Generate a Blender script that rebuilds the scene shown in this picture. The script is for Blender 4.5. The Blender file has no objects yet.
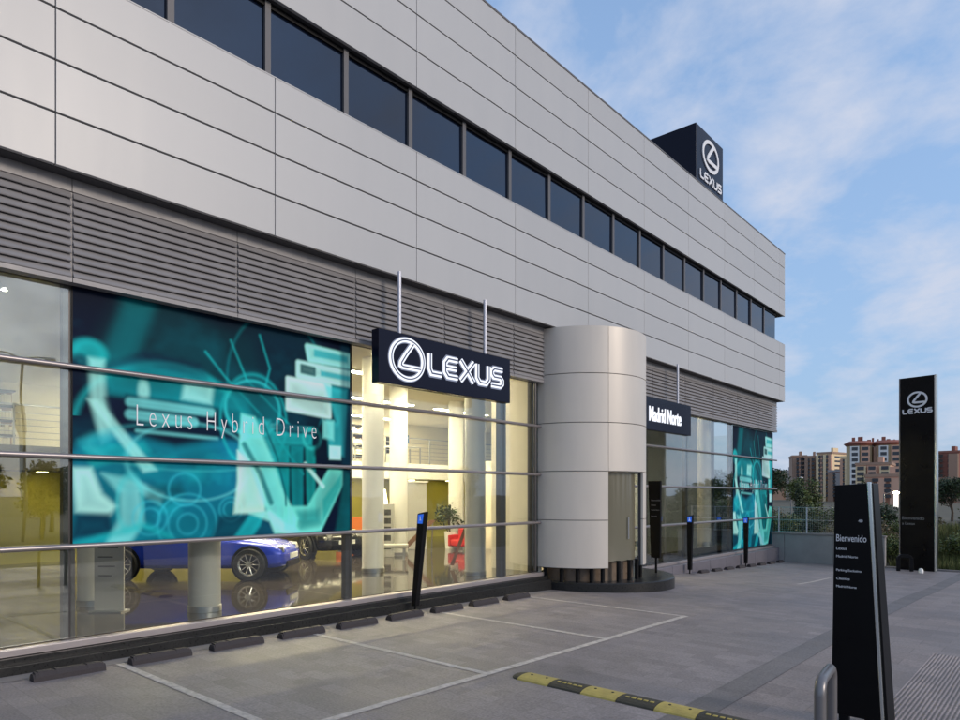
import bpy, math, random
import numpy as np
from mathutils import Vector, Matrix
R = math.radians
scene = bpy.context.scene
col = scene.collection
rnd = random.Random(7)

# ------------------------------------------------------------------ mesh builder
class MB:
    def __init__(s): s.v = []; s.f = []; s.sm = []
    def quad(s, *p, smooth=False):
        n = len(s.v); s.v += [tuple(q) for q in p]; s.f.append(tuple(range(n, n+len(p)))); s.sm.append(smooth); return s
    def box(s, x0, x1, y0, y1, z0, z1):
        n = len(s.v)
        s.v += [(x0,y0,z0),(x1,y0,z0),(x1,y1,z0),(x0,y1,z0),(x0,y0,z1),(x1,y0,z1),(x1,y1,z1),(x0,y1,z1)]
        for q in ((0,3,2,1),(4,5,6,7),(0,1,5,4),(1,2,6,5),(2,3,7,6),(3,0,4,7)):
            s.f.append(tuple(n+i for i in q)); s.sm.append(False)
        return s
    def hexa(s, b, t):                       # bottom 4 pts, top 4 pts (ccw from above)
        n = len(s.v); s.v += [tuple(p) for p in b] + [tuple(p) for p in t]
        for q in ((0,3,2,1),(4,5,6,7),(0,1,5,4),(1,2,6,5),(2,3,7,6),(3,0,4,7)):
            s.f.append(tuple(n+i for i in q)); s.sm.append(False)
        return s
    def prism(s, poly, a, b):                # poly: list of 3d points, extruded from offset vector a to b
        n = len(s.v); k = len(poly)
        s.v += [tuple(Vector(p)+Vector(a)) for p in poly] + [tuple(Vector(p)+Vector(b)) for p in poly]
        s.f.append(tuple(range(n+k-1, n-1, -1))); s.sm.append(False)
        s.f.append(tuple(range(n+k, n+2*k))); s.sm.append(False)
        for i in range(k):
            j = (i+1) % k; s.f.append((n+i, n+j, n+k+j, n+k+i)); s.sm.append(False)
        return s
    def tube(s, pts, rad, seg=10, caps=True, smooth=True):
        pts = [Vector(p) for p in pts]; n0 = len(s.v)
        rads = rad if isinstance(rad, (list, tuple)) else [rad]*len(pts)
        up = None
        for i, p in enumerate(pts):
            d = (pts[min(i+1, len(pts)-1)] - pts[max(i-1, 0)]).normalized()
            if up is None:
                up = Vector((0,0,1)) if abs(d.z) < .9 else Vector((1,0,0))
            a = d.cross(up).normalized(); b = a.cross(d).normalized(); up = b
            for k in range(seg):
                t = 2*math.pi*k/seg
                s.v.append(tuple(p + (a*math.cos(t) + b*math.sin(t))*rads[i]))
        for i in range(len(pts)-1):
            for k in range(seg):
                k2 = (k+1) % seg
                s.f.append((n0+i*seg+k, n0+i*seg+k2, n0+(i+1)*seg+k2, n0+(i+1)*seg+k)); s.sm.append(smooth)
        if caps:
            s.f.append(tuple(n0+k for k in range(seg-1, -1, -1))); s.sm.append(False)
            m = n0+(len(pts)-1)*seg; s.f.append(tuple(m+k for k in range(seg))); s.sm.append(False)
        return s
    def lathe(s, c, prof, seg=32, a0=0., a1=2*math.pi, axis='z', smooth=True):
        # prof: (radius, height) list
        n0 = len(s.v); full = abs(a1-a0-2*math.pi) < 1e-6
        m = seg if full else seg+1
        for (r, h) in prof:
            for k in range(m):
                t = a0 + (a1-a0)*k/seg
                if axis == 'z': s.v.append((c[0]+r*math.cos(t), c[1]+r*math.sin(t), c[2]+h))
                elif axis == 'y': s.v.append((c[0]+r*math.cos(t), c[1]+h, c[2]+r*math.sin(t)))
                else: s.v.append((c[0]+h, c[1]+r*math.cos(t), c[2]+r*math.sin(t)))
        for i in range(len(prof)-1):
            for k in range(seg):
                k2 = (k+1) % m
                s.f.append((n0+i*m+k, n0+i*m+k2, n0+(i+1)*m+k2, n0+(i+1)*m+k)); s.sm.append(smooth)
        return s
    def cyl(s, c, r, h, seg=24, axis='z'):
        return s.lathe(c, [(0.001,0),(r,0),(r,0.0),(r,h),(r,h),(0.001,h)], seg, axis=axis)
    def build(s, name, mat, parent=None, bevel=0, sub=0):
        me = bpy.data.meshes.new(name); me.from_pydata(s.v, [], s.f)
        me.polygons.foreach_set('use_smooth', s.sm); me.validate(); me.update()
        if any(s.sm): me.set_sharp_from_angle(angle=R(38))
        o = link(name, me, mat, parent)
        if bevel:
            b = o.modifiers.new('bevel', 'BEVEL'); b.width = bevel; b.segments = 2; b.limit_method = 'ANGLE'
        if sub:
            b = o.modifiers.new('sub', 'SUBSURF'); b.levels = sub; b.render_levels = sub
        return o

def link(name, me, mat, parent=None):
    o = bpy.data.objects.new(name, me); col.objects.link(o)
    if mat is not None and not me.materials: me.materials.append(mat)
    if parent is not None: o.parent = parent
    return o
def empty(name, loc=(0,0,0), rz=0):
    o = bpy.data.objects.new(name, None); col.objects.link(o); o.location = loc; o.rotation_euler = (0,0,rz)
    o.empty_display_size = .3
    return o
def tag(o, label, cat, group=None):
    o['label'] = label; o['category'] = cat
    if group: o['group'] = group
    return o
def struct(o): o['kind'] = 'structure'; return o
def copy_tree(o, parent=None):
    c = o.copy(); col.objects.link(c)
    if parent is not None: c.parent = parent
    for ch in [x for x in bpy.data.objects if x.parent == o]: copy_tree(ch, c)
    return c
def ordinal(i): return ['first','second','third','fourth','fifth','sixth','seventh','eighth','ninth','tenth','eleventh','twelfth','thirteenth','fourteenth','fifteenth','sixteenth'][i]

# ------------------------------------------------------------------ materials
def nodes(name):
    m = bpy.data.materials.new(name); m.use_nodes = True
    nt = m.node_tree; return m, nt, nt.nodes['Principled BSDF'], nt.nodes['Material Output']
def mat(name, c, rough=.5, metal=0., noise=0., nscale=3., bump=0., bscale=40., emit=None, estr=0., ior=None, island=0., coat=0., stretch=None, spec=None):
    m, nt, p, out = nodes(name)
    if spec is not None: p.inputs['Specular IOR Level'].default_value = spec
    p.inputs['Base Color'].default_value = (*c, 1); p.inputs['Roughness'].default_value = rough
    p.inputs['Metallic'].default_value = metal
    if ior: p.inputs['IOR'].default_value = ior
    if coat: p.inputs['Coat Weight'].default_value = coat; p.inputs['Coat Roughness'].default_value = .05
    if emit: p.inputs['Emission Color'].default_value = (*emit, 1); p.inputs['Emission Strength'].default_value = estr
    L = nt.links
    if noise or bump or island:
        tc = nt.nodes.new('ShaderNodeTexCoord'); src = tc.outputs['Object']
        if stretch:
            mp = nt.nodes.new('ShaderNodeMapping'); mp.inputs['Scale'].default_value = stretch
            L.new(src, mp.inputs[0]); src = mp.outputs[0]
    if noise or island:
        hsv = nt.nodes.new('ShaderNodeHueSaturation'); hsv.inputs['Color'].default_value = (*c, 1)
        add = nt.nodes.new('ShaderNodeMath'); add.operation = 'ADD'; add.inputs[0].default_value = 0; add.inputs[1].default_value = 1
        if noise:
            n = nt.nodes.new('ShaderNodeTexNoise'); n.inputs['Scale'].default_value = nscale; n.inputs['Detail'].default_value = 6
            n.inputs['Roughness'].default_value = .65
            L.new(src, n.inputs['Vector'])
            mr = nt.nodes.new('ShaderNodeMapRange'); mr.inputs[1].default_value = .25; mr.inputs[2].default_value = .75
            mr.inputs[3].default_value = -noise; mr.inputs[4].default_value = noise
            L.new(n.outputs[0], mr.inputs[0]); L.new(mr.outputs[0], add.inputs[0])
            rr = nt.nodes.new('ShaderNodeMapRange'); rr.inputs[1].default_value = .3; rr.inputs[2].default_value = .7
            rv = min(.12, noise*1.2); rr.inputs[3].default_value = max(0, rough-rv*min(1, rough*2)); rr.inputs[4].default_value = min(1, rough+rv)
            if rough > .1: L.new(n.outputs[0], rr.inputs[0]); L.new(rr.outputs[0], p.inputs['Roughness'])
        last = add.outputs[0]
        if island:
            g = nt.nodes.new('ShaderNodeNewGeometry')
            m2 = nt.nodes.new('ShaderNodeMapRange'); m2.inputs[3].default_value = -island; m2.inputs[4].default_value = island
            L.new(g.outputs['Random Per Island'], m2.inputs[0])
            a2 = nt.nodes.new('ShaderNodeMath'); a2.operation = 'ADD'; L.new(last, a2.inputs[0]); L.new(m2.outputs[0], a2.inputs[1]); last = a2.outputs[0]
        L.new(last, hsv.inputs['Value']); L.new(hsv.outputs[0], p.inputs['Base Color'])
    if bump:
        n = nt.nodes.new('ShaderNodeTexNoise'); n.inputs['Scale'].default_value = bscale; n.inputs['Detail'].default_value = 4
        L.new(src, n.inputs['Vector'])
        b = nt.nodes.new('ShaderNodeBump'); b.inputs['Strength'].default_value = bump; b.inputs['Distance'].default_value = .01
        L.new(n.outputs[0], b.inputs['Height']); L.new(b.outputs[0], p.inputs['Normal'])
    return m
def emis(name, c, s):
    m, nt, p, out = nodes(name)
    e = nt.nodes.new('ShaderNodeEmission'); e.inputs[0].default_value = (*c, 1); e.inputs[1].default_value = s
    nt.links.new(e.outputs[0], out.inputs[0]); nt.nodes.remove(p); return m
def glass_mat(name, tint=(.86,.9,.9), f0=.1, wob=.02):
    m, nt, p, out = nodes(name); L = nt.links; nt.nodes.remove(p)
    tr = nt.nodes.new('ShaderNodeBsdfTransparent'); tr.inputs[0].default_value = (*tint, 1)
    gl = nt.nodes.new('ShaderNodeBsdfGlossy'); gl.inputs['Roughness'].default_value = 0.0; gl.inputs[0].default_value = (.92,.96,1,1)
    lw = nt.nodes.new('ShaderNodeLayerWeight'); lw.inputs[0].default_value = .5
    pw = nt.nodes.new('ShaderNodeMath'); pw.operation = 'POWER'; pw.inputs[1].default_value = 3.2
    L.new(lw.outputs['Facing'], pw.inputs[0])
    ma = nt.nodes.new('ShaderNodeMath'); ma.operation = 'MULTIPLY_ADD'; ma.inputs[1].default_value = 1-f0; ma.inputs[2].default_value = f0
    L.new(pw.outputs[0], ma.inputs[0])
    mx = nt.nodes.new('ShaderNodeMixShader'); L.new(ma.outputs[0], mx.inputs[0]); L.new(tr.outputs[0], mx.inputs[1]); L.new(gl.outputs[0], mx.inputs[2])
    tc = nt.nodes.new('ShaderNodeTexCoord'); n = nt.nodes.new('ShaderNodeTexNoise'); n.inputs['Scale'].default_value = .9; n.inputs['Detail'].default_value = 1
    L.new(tc.outputs['Object'], n.inputs['Vector'])
    b = nt.nodes.new('ShaderNodeBump'); b.inputs['Strength'].default_value = 1; b.inputs['Distance'].default_value = wob
    L.new(n.outputs[0], b.inputs['Height']); L.new(b.outputs[0], gl.inputs['Normal'])
    L.new(mx.outputs[0], out.inputs[0]); return m

M = {}
M['panel'] = mat('aluminium_panel', (.445,.44,.435), .43, .10, noise=.022, nscale=.8, island=.03, stretch=(1,3,.35))
M['drum'] = mat('drum_metal', (.62,.565,.50), .42, .12, noise=.05, nscale=1.6, island=.02, stretch=(1,1,.25))
M['gap'] = mat('dark_joint', (.05,.05,.055), .7)
M['louver'] = mat('louver_metal', (.25,.238,.24), .5, .1, noise=.06, nscale=2, island=.05)
M['mullion'] = mat('mullion_metal', (.30,.27,.27), .32, .6)
M['darkpost'] = mat('dark_bronze_post', (.055,.05,.05), .35, .3)
M['greypost'] = mat('grey_post', (.5,.5,.55), .35, .4)
M['wframe'] = mat('window_frame', (.105,.10,.105), .5, 0)
M['wglass'] = mat('window_glass', (.004,.007,.018), .03, 0, ior=1.72)
M['wglass'].node_tree.nodes['Principled BSDF'].inputs['Specular Tint'].default_value = (.72,.84,1,1)
M['glass'] = glass_mat('showroom_glass', (.90,.92,.89), .07, .0025)
M['glassL'] = glass_mat('coated_glass', (.82,.86,.82), .15, .003)  # same glass, reflection raised so the left panes mirror more sky
M['sill'] = mat('sill_metal', (.38,.34,.34), .35, .5)
M['granite'] = mat('black_granite', (.02,.02,.02), .3, 0, noise=.3, nscale=30, spec=.3)
M['greystone'] = mat('grey_stone', (.15,.14,.16), .35, 0, noise=.15, nscale=6, island=.06)
M['concrete'] = mat('concrete', (.27,.26,.255), .85, 0, noise=.16, nscale=1.5, bump=.3, bscale=25)
M['kerbstone'] = mat('kerb_concrete', (.21,.19,.18), .8, 0, noise=.12, nscale=5)
M['rubber'] = mat('black_rubber', (.032,.026,.028), .75, 0, noise=.25, nscale=12, bump=.4, bscale=60)
M['black'] = mat('black_gloss', (.003,.003,.004), .3, 0, noise=.1, nscale=2, spec=.16)
M['blacksatin'] = mat('black_satin', (.005,.005,.006), .4, spec=.15)
M['navy'] = mat('navy_sign_face', (.005,.006,.018), .25, spec=.15)
M['chrome'] = mat('chrome_edge', (.7,.75,.76), .22, 1.)
M['whitemark'] = mat('white_lettering', (.78,.78,.8), .5)
M['faintmark'] = mat('faint_grey_lettering', (.22,.22,.23), .5)
M['litwhite'] = emis('lit_letters', (.86,.9,1), .6)
M['halo'] = emis('lit_letter_outline', (.55,.62,.85), .2)
M['inlay'] = mat('dark_chrome_inlay', (.10,.11,.16), .3, .5)
M['litgrey'] = emis('lit_letters_soft', (.8,.86,1), .55)
M['blue'] = mat('blue_sign', (.02,.12,.62), .4, emit=(.02,.14,.8), estr=.25)
M['floor'] = mat('polished_floor', (.06,.048,.038), .06, 0, noise=.12, nscale=2, ior=1.55)
M['cream'] = mat('cream_wall', (.78,.72,.58), .7)
M['ceil'] = mat('cream_ceiling', (.80,.76,.66), .8)
M['olive'] = mat('olive_wall', (.38,.34,.06), .6, noise=.1, nscale=1)
M['darkolive'] = mat('dark_olive_board', (.10,.085,.035), .6)
M['white'] = mat('white_paint', (.8,.79,.75), .5)
M['colgrey'] = mat('grey_column', (.42,.41,.39), .35, 0, noise=.04)  # daylight on the front columns is put into this grey
M['steel'] = mat('brushed_steel', (.45,.46,.48), .3, .9)
M['pipe'] = mat('grey_painted_pipe', (.20,.19,.19), .35, .5)
M['lamp'] = emis('ceiling_light', (1,.85,.55), 62)
M['down'] = emis('downlight', (1,.86,.58), 130)
M['lampy'] = emis('yellow_light', (1,.80,.30), 30)
M['spot'] = emis('spot', (1,.93,.8), 8)
M['paint'] = mat('road_paint', (.42,.385,.36), .75, noise=.45, nscale=14)
M['blueCar'] = mat('blue_car_paint', (.004,.04,.62), .25, .15, coat=.5)
M['blackCar'] = mat('black_car_paint', (.012,.012,.016), .2, .2, coat=1)
M['carglass'] = mat('car_glass', (.012,.014,.016), .05)
M['tyre'] = mat('tyre', (.015,.015,.015), .7)
M['rim'] = mat('alloy', (.55,.55,.56), .25, .9)
M['red'] = mat('red_fabric', (.5,.02,.02), .6)
M['orange'] = mat('orange_panel', (.62,.16,.03), .5)
M['brown'] = mat('brown_wood', (.20,.10,.06), .45, noise=.2, nscale=4)
M['hgrey'] = mat('light_grey_panel', (.45,.44,.42), .5)
M['teal_screen'] = emis('screen', (.1,.3,.6), .8)
M['bark'] = mat('bark', (.09,.065,.045), .9, noise=.3, nscale=5)
def leafmat(name, c):
    m, nt, p, out = nodes(name); L = nt.links
    p.inputs['Roughness'].default_value = .6
    g = nt.nodes.new('ShaderNodeNewGeometry'); h = nt.nodes.new('ShaderNodeHueSaturation'); h.inputs['Color'].default_value = (*c, 1)
    mr = nt.nodes.new('ShaderNodeMapRange'); mr.inputs[3].default_value = .5; mr.inputs[4].default_value = 1.6
    L.new(g.outputs['Random Per Island'], mr.inputs[0]); L.new(mr.outputs[0], h.inputs['Value'])
    m2 = nt.nodes.new('ShaderNodeMapRange'); m2.inputs[3].default_value = .47; m2.inputs[4].default_value = .53
    mul = nt.nodes.new('ShaderNodeMath'); mul.operation = 'MULTIPLY'; mul.inputs[1].default_value = 7.3
    fr = nt.nodes.new('ShaderNodeMath'); fr.operation = 'FRACT'
    L.new(g.outputs['Random Per Island'], mul.inputs[0]); L.new(mul.outputs[0], fr.inputs[0]); L.new(fr.outputs[0], m2.inputs[0]); L.new(m2.outputs[0], h.inputs['Hue'])
    L.new(h.outputs[0], p.inputs['Base Color']); return m
M['leafA'] = leafmat('leaves_mid_green', (.07,.095,.02))
M['leafB'] = leafmat('leaves_dark_green', (.03,.05,.018))
M['leafC'] = leafmat('leaves_dry', (.13,.10,.045))
M['grass'] = leafmat('grass_blades', (.10,.115,.03))

# ground material with slabs, stains, ribs
def ground_mat(name, base, bw, bh, ribs=False, mortar=.75):
    m, nt, p, out = nodes(name); L = nt.links; N = nt.nodes.new
    tc = N('ShaderNodeTexCoord'); br = N('ShaderNodeTexBrick')
    br.inputs['Scale'].default_value = 1; br.inputs['Brick Width'].default_value = bw; br.inputs['Row Height'].default_value = bh
    br.inputs['Mortar Size'].default_value = .006; br.inputs['Mortar Smooth'].default_value = .3
    br.inputs['Color1'].default_value = (*[v*.86 for v in base], 1); br.inputs['Color2'].default_value = (*[v*1.12 for v in base], 1)
    br.inputs['Mortar'].default_value = (*[v*mortar for v in base], 1)
    L.new(tc.outputs['Object'], br.inputs['Vector'])
    n1 = N('ShaderNodeTexNoise'); n1.inputs['Scale'].default_value = .55; n1.inputs['Detail'].default_value = 8; n1.inputs['Roughness'].default_value = .7
    L.new(tc.outputs['Object'], n1.inputs['Vector'])
    n2 = N('ShaderNodeTexNoise'); n2.inputs['Scale'].default_value = 45; n2.inputs['Detail'].default_value = 3
    L.new(tc.outputs['Object'], n2.inputs['Vector'])
    # tyre-like streaks along the lanes
    mp = N('ShaderNodeMapping'); mp.inputs['Scale'].default_value = (2.2,.25,1); L.new(tc.outputs['Object'], mp.inputs[0])
    n3 = N('ShaderNodeTexNoise'); n3.inputs['Scale'].default_value = 1; n3.inputs['Detail'].default_value = 5; L.new(mp.outputs[0], n3.inputs['Vector'])
    def mr(src, a, b, lo, hi):
        x = N('ShaderNodeMapRange'); x.inputs[1].default_value = a; x.inputs[2].default_value = b; x.inputs[3].default_value = lo; x.inputs[4].default_value = hi
        L.new(src, x.inputs[0]); return x.outputs[0]
    def mul(a, b):
        x = N('ShaderNodeMath'); x.operation = 'MULTIPLY'; L.new(a, x.inputs[0]); L.new(b, x.inputs[1]); return x.outputs[0]
    v = mul(mul(mr(n1.outputs[0], .3, .7, .80, 1.2), mr(n2.outputs[0], .3, .7, .78, 1.22)), mr(n3.outputs[0], .3, .7, .93, 1.06))
    n4 = N('ShaderNodeTexNoise'); n4.inputs['Scale'].default_value = 1.15; n4.inputs['Detail'].default_value = 7; n4.inputs['Roughness'].default_value = .75
    mp4 = N('ShaderNodeMapping'); mp4.inputs['Location'].default_value = (5.3,2.2,0); L.new(tc.outputs['Object'], mp4.inputs[0]); L.new(mp4.outputs[0], n4.inputs['Vector'])
    v = mul(v, mr(n4.outputs[0], .58, .70, 1., .72))
    hsv = N('ShaderNodeHueSaturation'); L.new(br.outputs['Color'], hsv.inputs['Color'])
    height = n2.outputs[0]
    if ribs:
        w = N('ShaderNodeTexWave'); w.wave_type = 'BANDS'; w.bands_direction = 'X'; w.inputs['Scale'].default_value = 8.5
        L.new(tc.outputs['Object'], w.inputs['Vector'])
        v = mul(v, mr(w.outputs['Fac'], 0.05, .6, .55, 1.12)); height = w.outputs['Fac']
    L.new(v, hsv.inputs['Value']); L.new(hsv.outputs[0], p.inputs['Base Color'])
    L.new(mr(n1.outputs[0], .3, .7, .5, .75), p.inputs['Roughness'])
    b = N('ShaderNodeBump'); b.inputs['Strength'].default_value = .7 if ribs else .35; b.inputs['Distance'].default_value = .01 if ribs else .004
    L.new(height, b.inputs['Height']); L.new(b.outputs[0], p.inputs['Normal'])
    return m
M['slab'] = ground_mat('parking_slabs', (.208,.184,.184), .42, .21, mortar=.86)
M['pave'] = ground_mat('pavement_slabs', (.215,.182,.172), .6, .4)
M['band'] = ground_mat('drain_band', (.148,.134,.132), .6, .35)
M['rib'] = ground_mat('ribbed_paving', (.26,.215,.20), .4, .4, ribs=True)
M['earth'] = mat('dry_earth', (.10,.085,.05), .95, noise=.35, nscale=.6, bump=.5, bscale=6)
M['asphalt'] = mat('asphalt', (.055,.055,.058), .85, noise=.2, nscale=3)

# ------------------------------------------------------------------ text
def font_mesh(s, name='text', depth=.004, bold=0., space=1.):
    c = bpy.data.curves.new(name, 'FONT'); c.body = s; c.size = 1; c.resolution_u = 3; c.extrude = .5; c.offset = bold; c.space_character = space
    o = bpy.data.objects.new(name, c); me = bpy.data.meshes.new_from_object(o)
    bpy.data.objects.remove(o); return me
def put_text(s, name, material, parent, origin, u, v, width=None, height=None, depth=.006, bold=0., space=1.):
    """origin = lower left point of the writing; u,v unit directions"""
    me = font_mesh(s, name, bold=bold, space=space)
    n = len(me.vertices); co = np.empty(n*3); me.vertices.foreach_get('co', co); co = co.reshape(-1,3)
    mn = co.min(0); mx = co.max(0)
    sx = (width/(mx[0]-mn[0])) if width else None
    sy = (height/(mx[1]-mn[1])) if height else None
    if sx is None: sx = sy
    if sy is None: sy = sx
    U, V = Vector(u), Vector(v); Nn = U.cross(V)
    out = []
    for p in co:
        a = (p[0]-mn[0])*sx; b = (p[1]-mn[1])*sy; d = (p[2]-mn[2])*depth
        out.append(Vector(origin) + U*a + V*b + Nn*d)
    me.vertices.foreach_set('co', [c for q in out for c in q]); me.update()
    me.materials.clear(); return link(name, me, material, parent)

def stroke_shape(mb, strokes, T, th, d0, d1):
    """strokes: polylines in 2d -> thick ribbons with mitred joints; T maps (a,b,c)->3d"""
    for k, pl in enumerate(strokes):
        pl = [Vector(p) for p in pl]; n = len(pl); lft = []; rgt = []
        closed = (pl[0]-pl[-1]).length < 1e-6
        for i in range(n):
            if closed:
                a = (pl[i]-pl[i-1 if i > 0 else n-2]); b = (pl[(i+1) if i < n-1 else 1]-pl[i])
            else:
                a = pl[i]-pl[max(i-1,0)]; b = pl[min(i+1,n-1)]-pl[i]
                if a.length < 1e-9: a = b
                if b.length < 1e-9: b = a
            a = a.normalized(); b = b.normalized()
            na = Vector((-a.y, a.x)); nb = Vector((-b.y, b.x)); m = (na+nb)
            m = m.normalized() if m.length > 1e-6 else na
            s_ = th/2/max(.5, m.dot(na))
            lft.append(pl[i]+m*s_); rgt.append(pl[i]-m*s_)
        e = d1 + .0008*k
        for i in range(n-1):
            q = [rgt[i], rgt[i+1], lft[i+1], lft[i]]
            base = len(mb.v)
            mb.v += [tuple(T(p.x, p.y, d0)) for p in q] + [tuple(T(p.x, p.y, e)) for p in q]
            fs = [(4,5,6,7),(0,1,5,4),(2,3,7,6)]
            if not closed and i == 0: fs.append((3,0,4,7))
            if not closed and i == n-2: fs.append((1,2,6,5))
            for f in fs: mb.f.append(tuple(base+j for j in f)); mb.sm.append(False)
LET = {  # unit height 1; wide letters
 'L': (1.05, [[(.06,1),(.06,.28),(.2,.07),(1.0,.07)]]),
 'E': (1.15, [[(1.1,.93),(.3,.93),(.07,.72),(.07,.28),(.3,.07),(1.1,.07)], [(.1,.5),(1.02,.5)]]),
 'X': (1.3, [[(.08,1),(1.22,0)], [(1.22,1),(.08,0)]]),
 'U': (1.2, [[(.07,1),(.07,.3),(.3,.07),(.9,.07),(1.13,.3),(1.13,1)]]),
 'S': (1.15, [[(1.08,.93),(.28,.93),(.09,.8),(.09,.64),(.26,.5),(.9,.5),(1.06,.37),(1.06,.2),(.88,.07),(.05,.07)]]),
}
def lexus_word(name, material, parent, T, w, h, th=.16, d0=0, d1=.02):
    tot = sum(LET[c][0] for c in 'LEXUS') + .16*4; x = 0; mb = MB()
    sx = w/tot
    for c in 'LEXUS':
        cw, st = LET[c]
        # equalise stroke weight by working in metric space
        stroke_shape(mb, [[((x+p[0])*sx, p[1]*h) for p in s_] for s_ in st], T, th*h, d0, d1)
        x += cw + .16
    return mb.build(name, material, parent)
def emblem(name, material, parent, T, w, h, th=.09, d0=0, d1=.02):
    """oval ring with a leaning L; centre at T(0,0)"""
    mb = MB(); a, b = w/2, h/2
    ring = [(a*math.cos(t), b*math.sin(t)) for t in [2*math.pi*k/48 for k in range(49)]]
    ring[-1] = ring[0]
    stroke_shape(mb, [ring], T, th*h, d0, d1)
    L_ = [(.17*w, .42*h), (-.05*w, .13*h), (-.20*w, -.10*h), (-.21*w,-.17*h), (-.15*w, -.20*h), (.40*w, -.20*h)]
    stroke_shape(mb, [L_], T, th*h*1.05, d0, d1+.003)
    return mb.build(name, material, parent)

# ------------------------------------------------------------------ ground
GZ = [(-60,0),(2,0),(11,-.09),(18,-.30),(20,-.40),(24.5,-.55),(29,-.68),(400,-.8)]
def gz(y):
    for (a, za), (b, zb) in zip(GZ, GZ[1:]):
        if y <= b: return za + (zb-za)*max(0,(y-a))/(b-a)
    return GZ[-1][1]
YS = [-30,-10,0,2,4,6,8,9.5,11,12.5,14,16,18,19,20,22,24.5,27,28.25]
def sheet(name, x0, x1, dz, m, ya=-30, yb=28.25, parent=None):
    ys = sorted(set([ya]+[y for y in YS if ya < y < yb]+[yb])); mb = MB()
    for a, b in zip(ys, ys[1:]):
        mb.quad((x0,a,gz(a)+dz),(x1,a,gz(a)+dz),(x1,b,gz(b)+dz),(x0,b,gz(b)+dz))
    return mb.build(name, m, parent)
struct(sheet('parking_area', -.5, 6.28, 0, M['slab']))
struct(sheet('paving_band', 6.28, 6.60, .003, M['band']))
struct(sheet('pavement', 6.60, 7.74, 0, M['pave']))
struct(sheet('ribbed_pavement', 7.74, 9.6, .002, M['rib'], yb=10.6))
struct(sheet('far_pavement', 7.74, 13, 0, M['pave'], ya=10.6))
struct(sheet('near_pavement', 9.6, 13, 0, M['pave'], yb=10.6))
struct(sheet('road', 13, 24, -.12, M['asphalt']))
struct(sheet('pavement_strip', .3, .56, .004, M['kerbstone'], ya=-12, yb=12.4))
# painted bay lines (road markings: part of the parking area, sheets 4 mm above)
def line(x0, x1, y0, y1, name='bay_line'):
    mb = MB(); ys = sorted(set([y0]+[y for y in YS if y0 < y < y1]+[y1]))
    for a, b in zip(ys, ys[1:]):
        mb.quad((x0,a,gz(a)+.005),(x1,a,gz(a)+.005),(x1,b,gz(b)+.005),(x0,b,gz(b)+.005))
    return struct(mb.build(name, M['paint']))
for y in (.60, 3.22, 5.84, 8.47, 11.08): line(.58, 4.05, y-.045, y+.045)
line(4.05, 4.15, -2, 11.125)
o = line(3.68, 3.77, 18.75, 21.9); 

# terrain: one sheet to the horizon, with a bank behind the plaza
def tz(x, y):
    base = -1.05
    if y > 28.3:
        t = min(1, (y-28.3)/8.); bank = .05 + (1.15 if x > 4.3 else .95)*t
        lo = -.78; base = lo + bank*(1 if x > -3 else .9) + .12*math.sin(x*1.3)*math.sin(y*.7)*min(1,t*2)
        if y > 60: base -= min(1, (y-60)/40)*1.0
    return base
mb = MB()
xs = [-1500,-600,-250,-120,-60,-40,-25]+[-16+1.5*i for i in range(30)]+[32,45,70,120,300,1500]
ys = [-1500,-500,-150,-60,-30,0,28.25,28.3]+[29+1.2*i for i in range(16)]+[52,60,80,100,160,300,600,1500]
n0 = len(ys)
for x in xs:
    for y in ys: mb.v.append((x, y, tz(x,y)))
for i in range(len(xs)-1):
    for j in range(len(ys)-1):
        mb.f.append((i*n0+j, (i+1)*n0+j, (i+1)*n0+j+1, i*n0+j+1)); mb.sm.append(True)
struct(mb.build('terrain', M['earth']))

# ------------------------------------------------------------------ showroom building
B = empty('car_showroom', (0,0,0))
tag(B, 'long two storey showroom clad in pale metal panels, with louvres and a glazed ground floor', 'building')
Y0, Y1 = -9.6, 28.66
seams_lo = [5.76, 6.36, 6.96, 7.555, 8.06]
seams_hi = [9.20, 9.845, 10.50, 11.15, 11.72]
joints = [Y0] + [2.6+2.82*k for k in range(-4, 10) if Y0 < 2.6+2.82*k < Y1-.5] + [Y1]
def clad(name, seams, x0, x1):
    mb = MB(); g = .012
    for a, b in zip(joints, joints[1:]):
        for z0, z1 in zip(seams, seams[1:]):
            mb.box(x0, x1, a+g*.45, b-g*.45, z0+g, z1-g if z1 != seams[-1] else z1)
    return mb.build(name, M['panel'], B, bevel=.004)
clad('lower_fascia', seams_lo, .34, .40)
clad('upper_fascia', seams_hi, .34, .40)
MB().box(-.1, .335, Y0+.02, Y1-.02, 5.765, 8.03).build('fascia_backing', M['gap'], B)
MB().box(-17, .335, Y0+.02, Y1-.02, 9.22, 11.60).build('upper_wall', M['gap'], B)
MB().box(-17, .41, Y0, Y1+.01, 11.722, 11.76).build('roof', M['wframe'], B)
# end walls and rear (rendered metal)
mb = MB(); mb.box(-17, -.02, Y1-.32, Y1-.18, 5.8, 9.22); mb.box(-17,-.02, Y0+.02, Y0+.2, -.9, 9.22); mb.box(-17,-16.85,Y0+.2,Y1-.32,-.9,9.22)
mb.build('outer_wall', M['panel'], B)
MB().box(.29, .402, Y0, Y1, 8.062, 8.078).build('window_sill', M['panel'], B)
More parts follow.
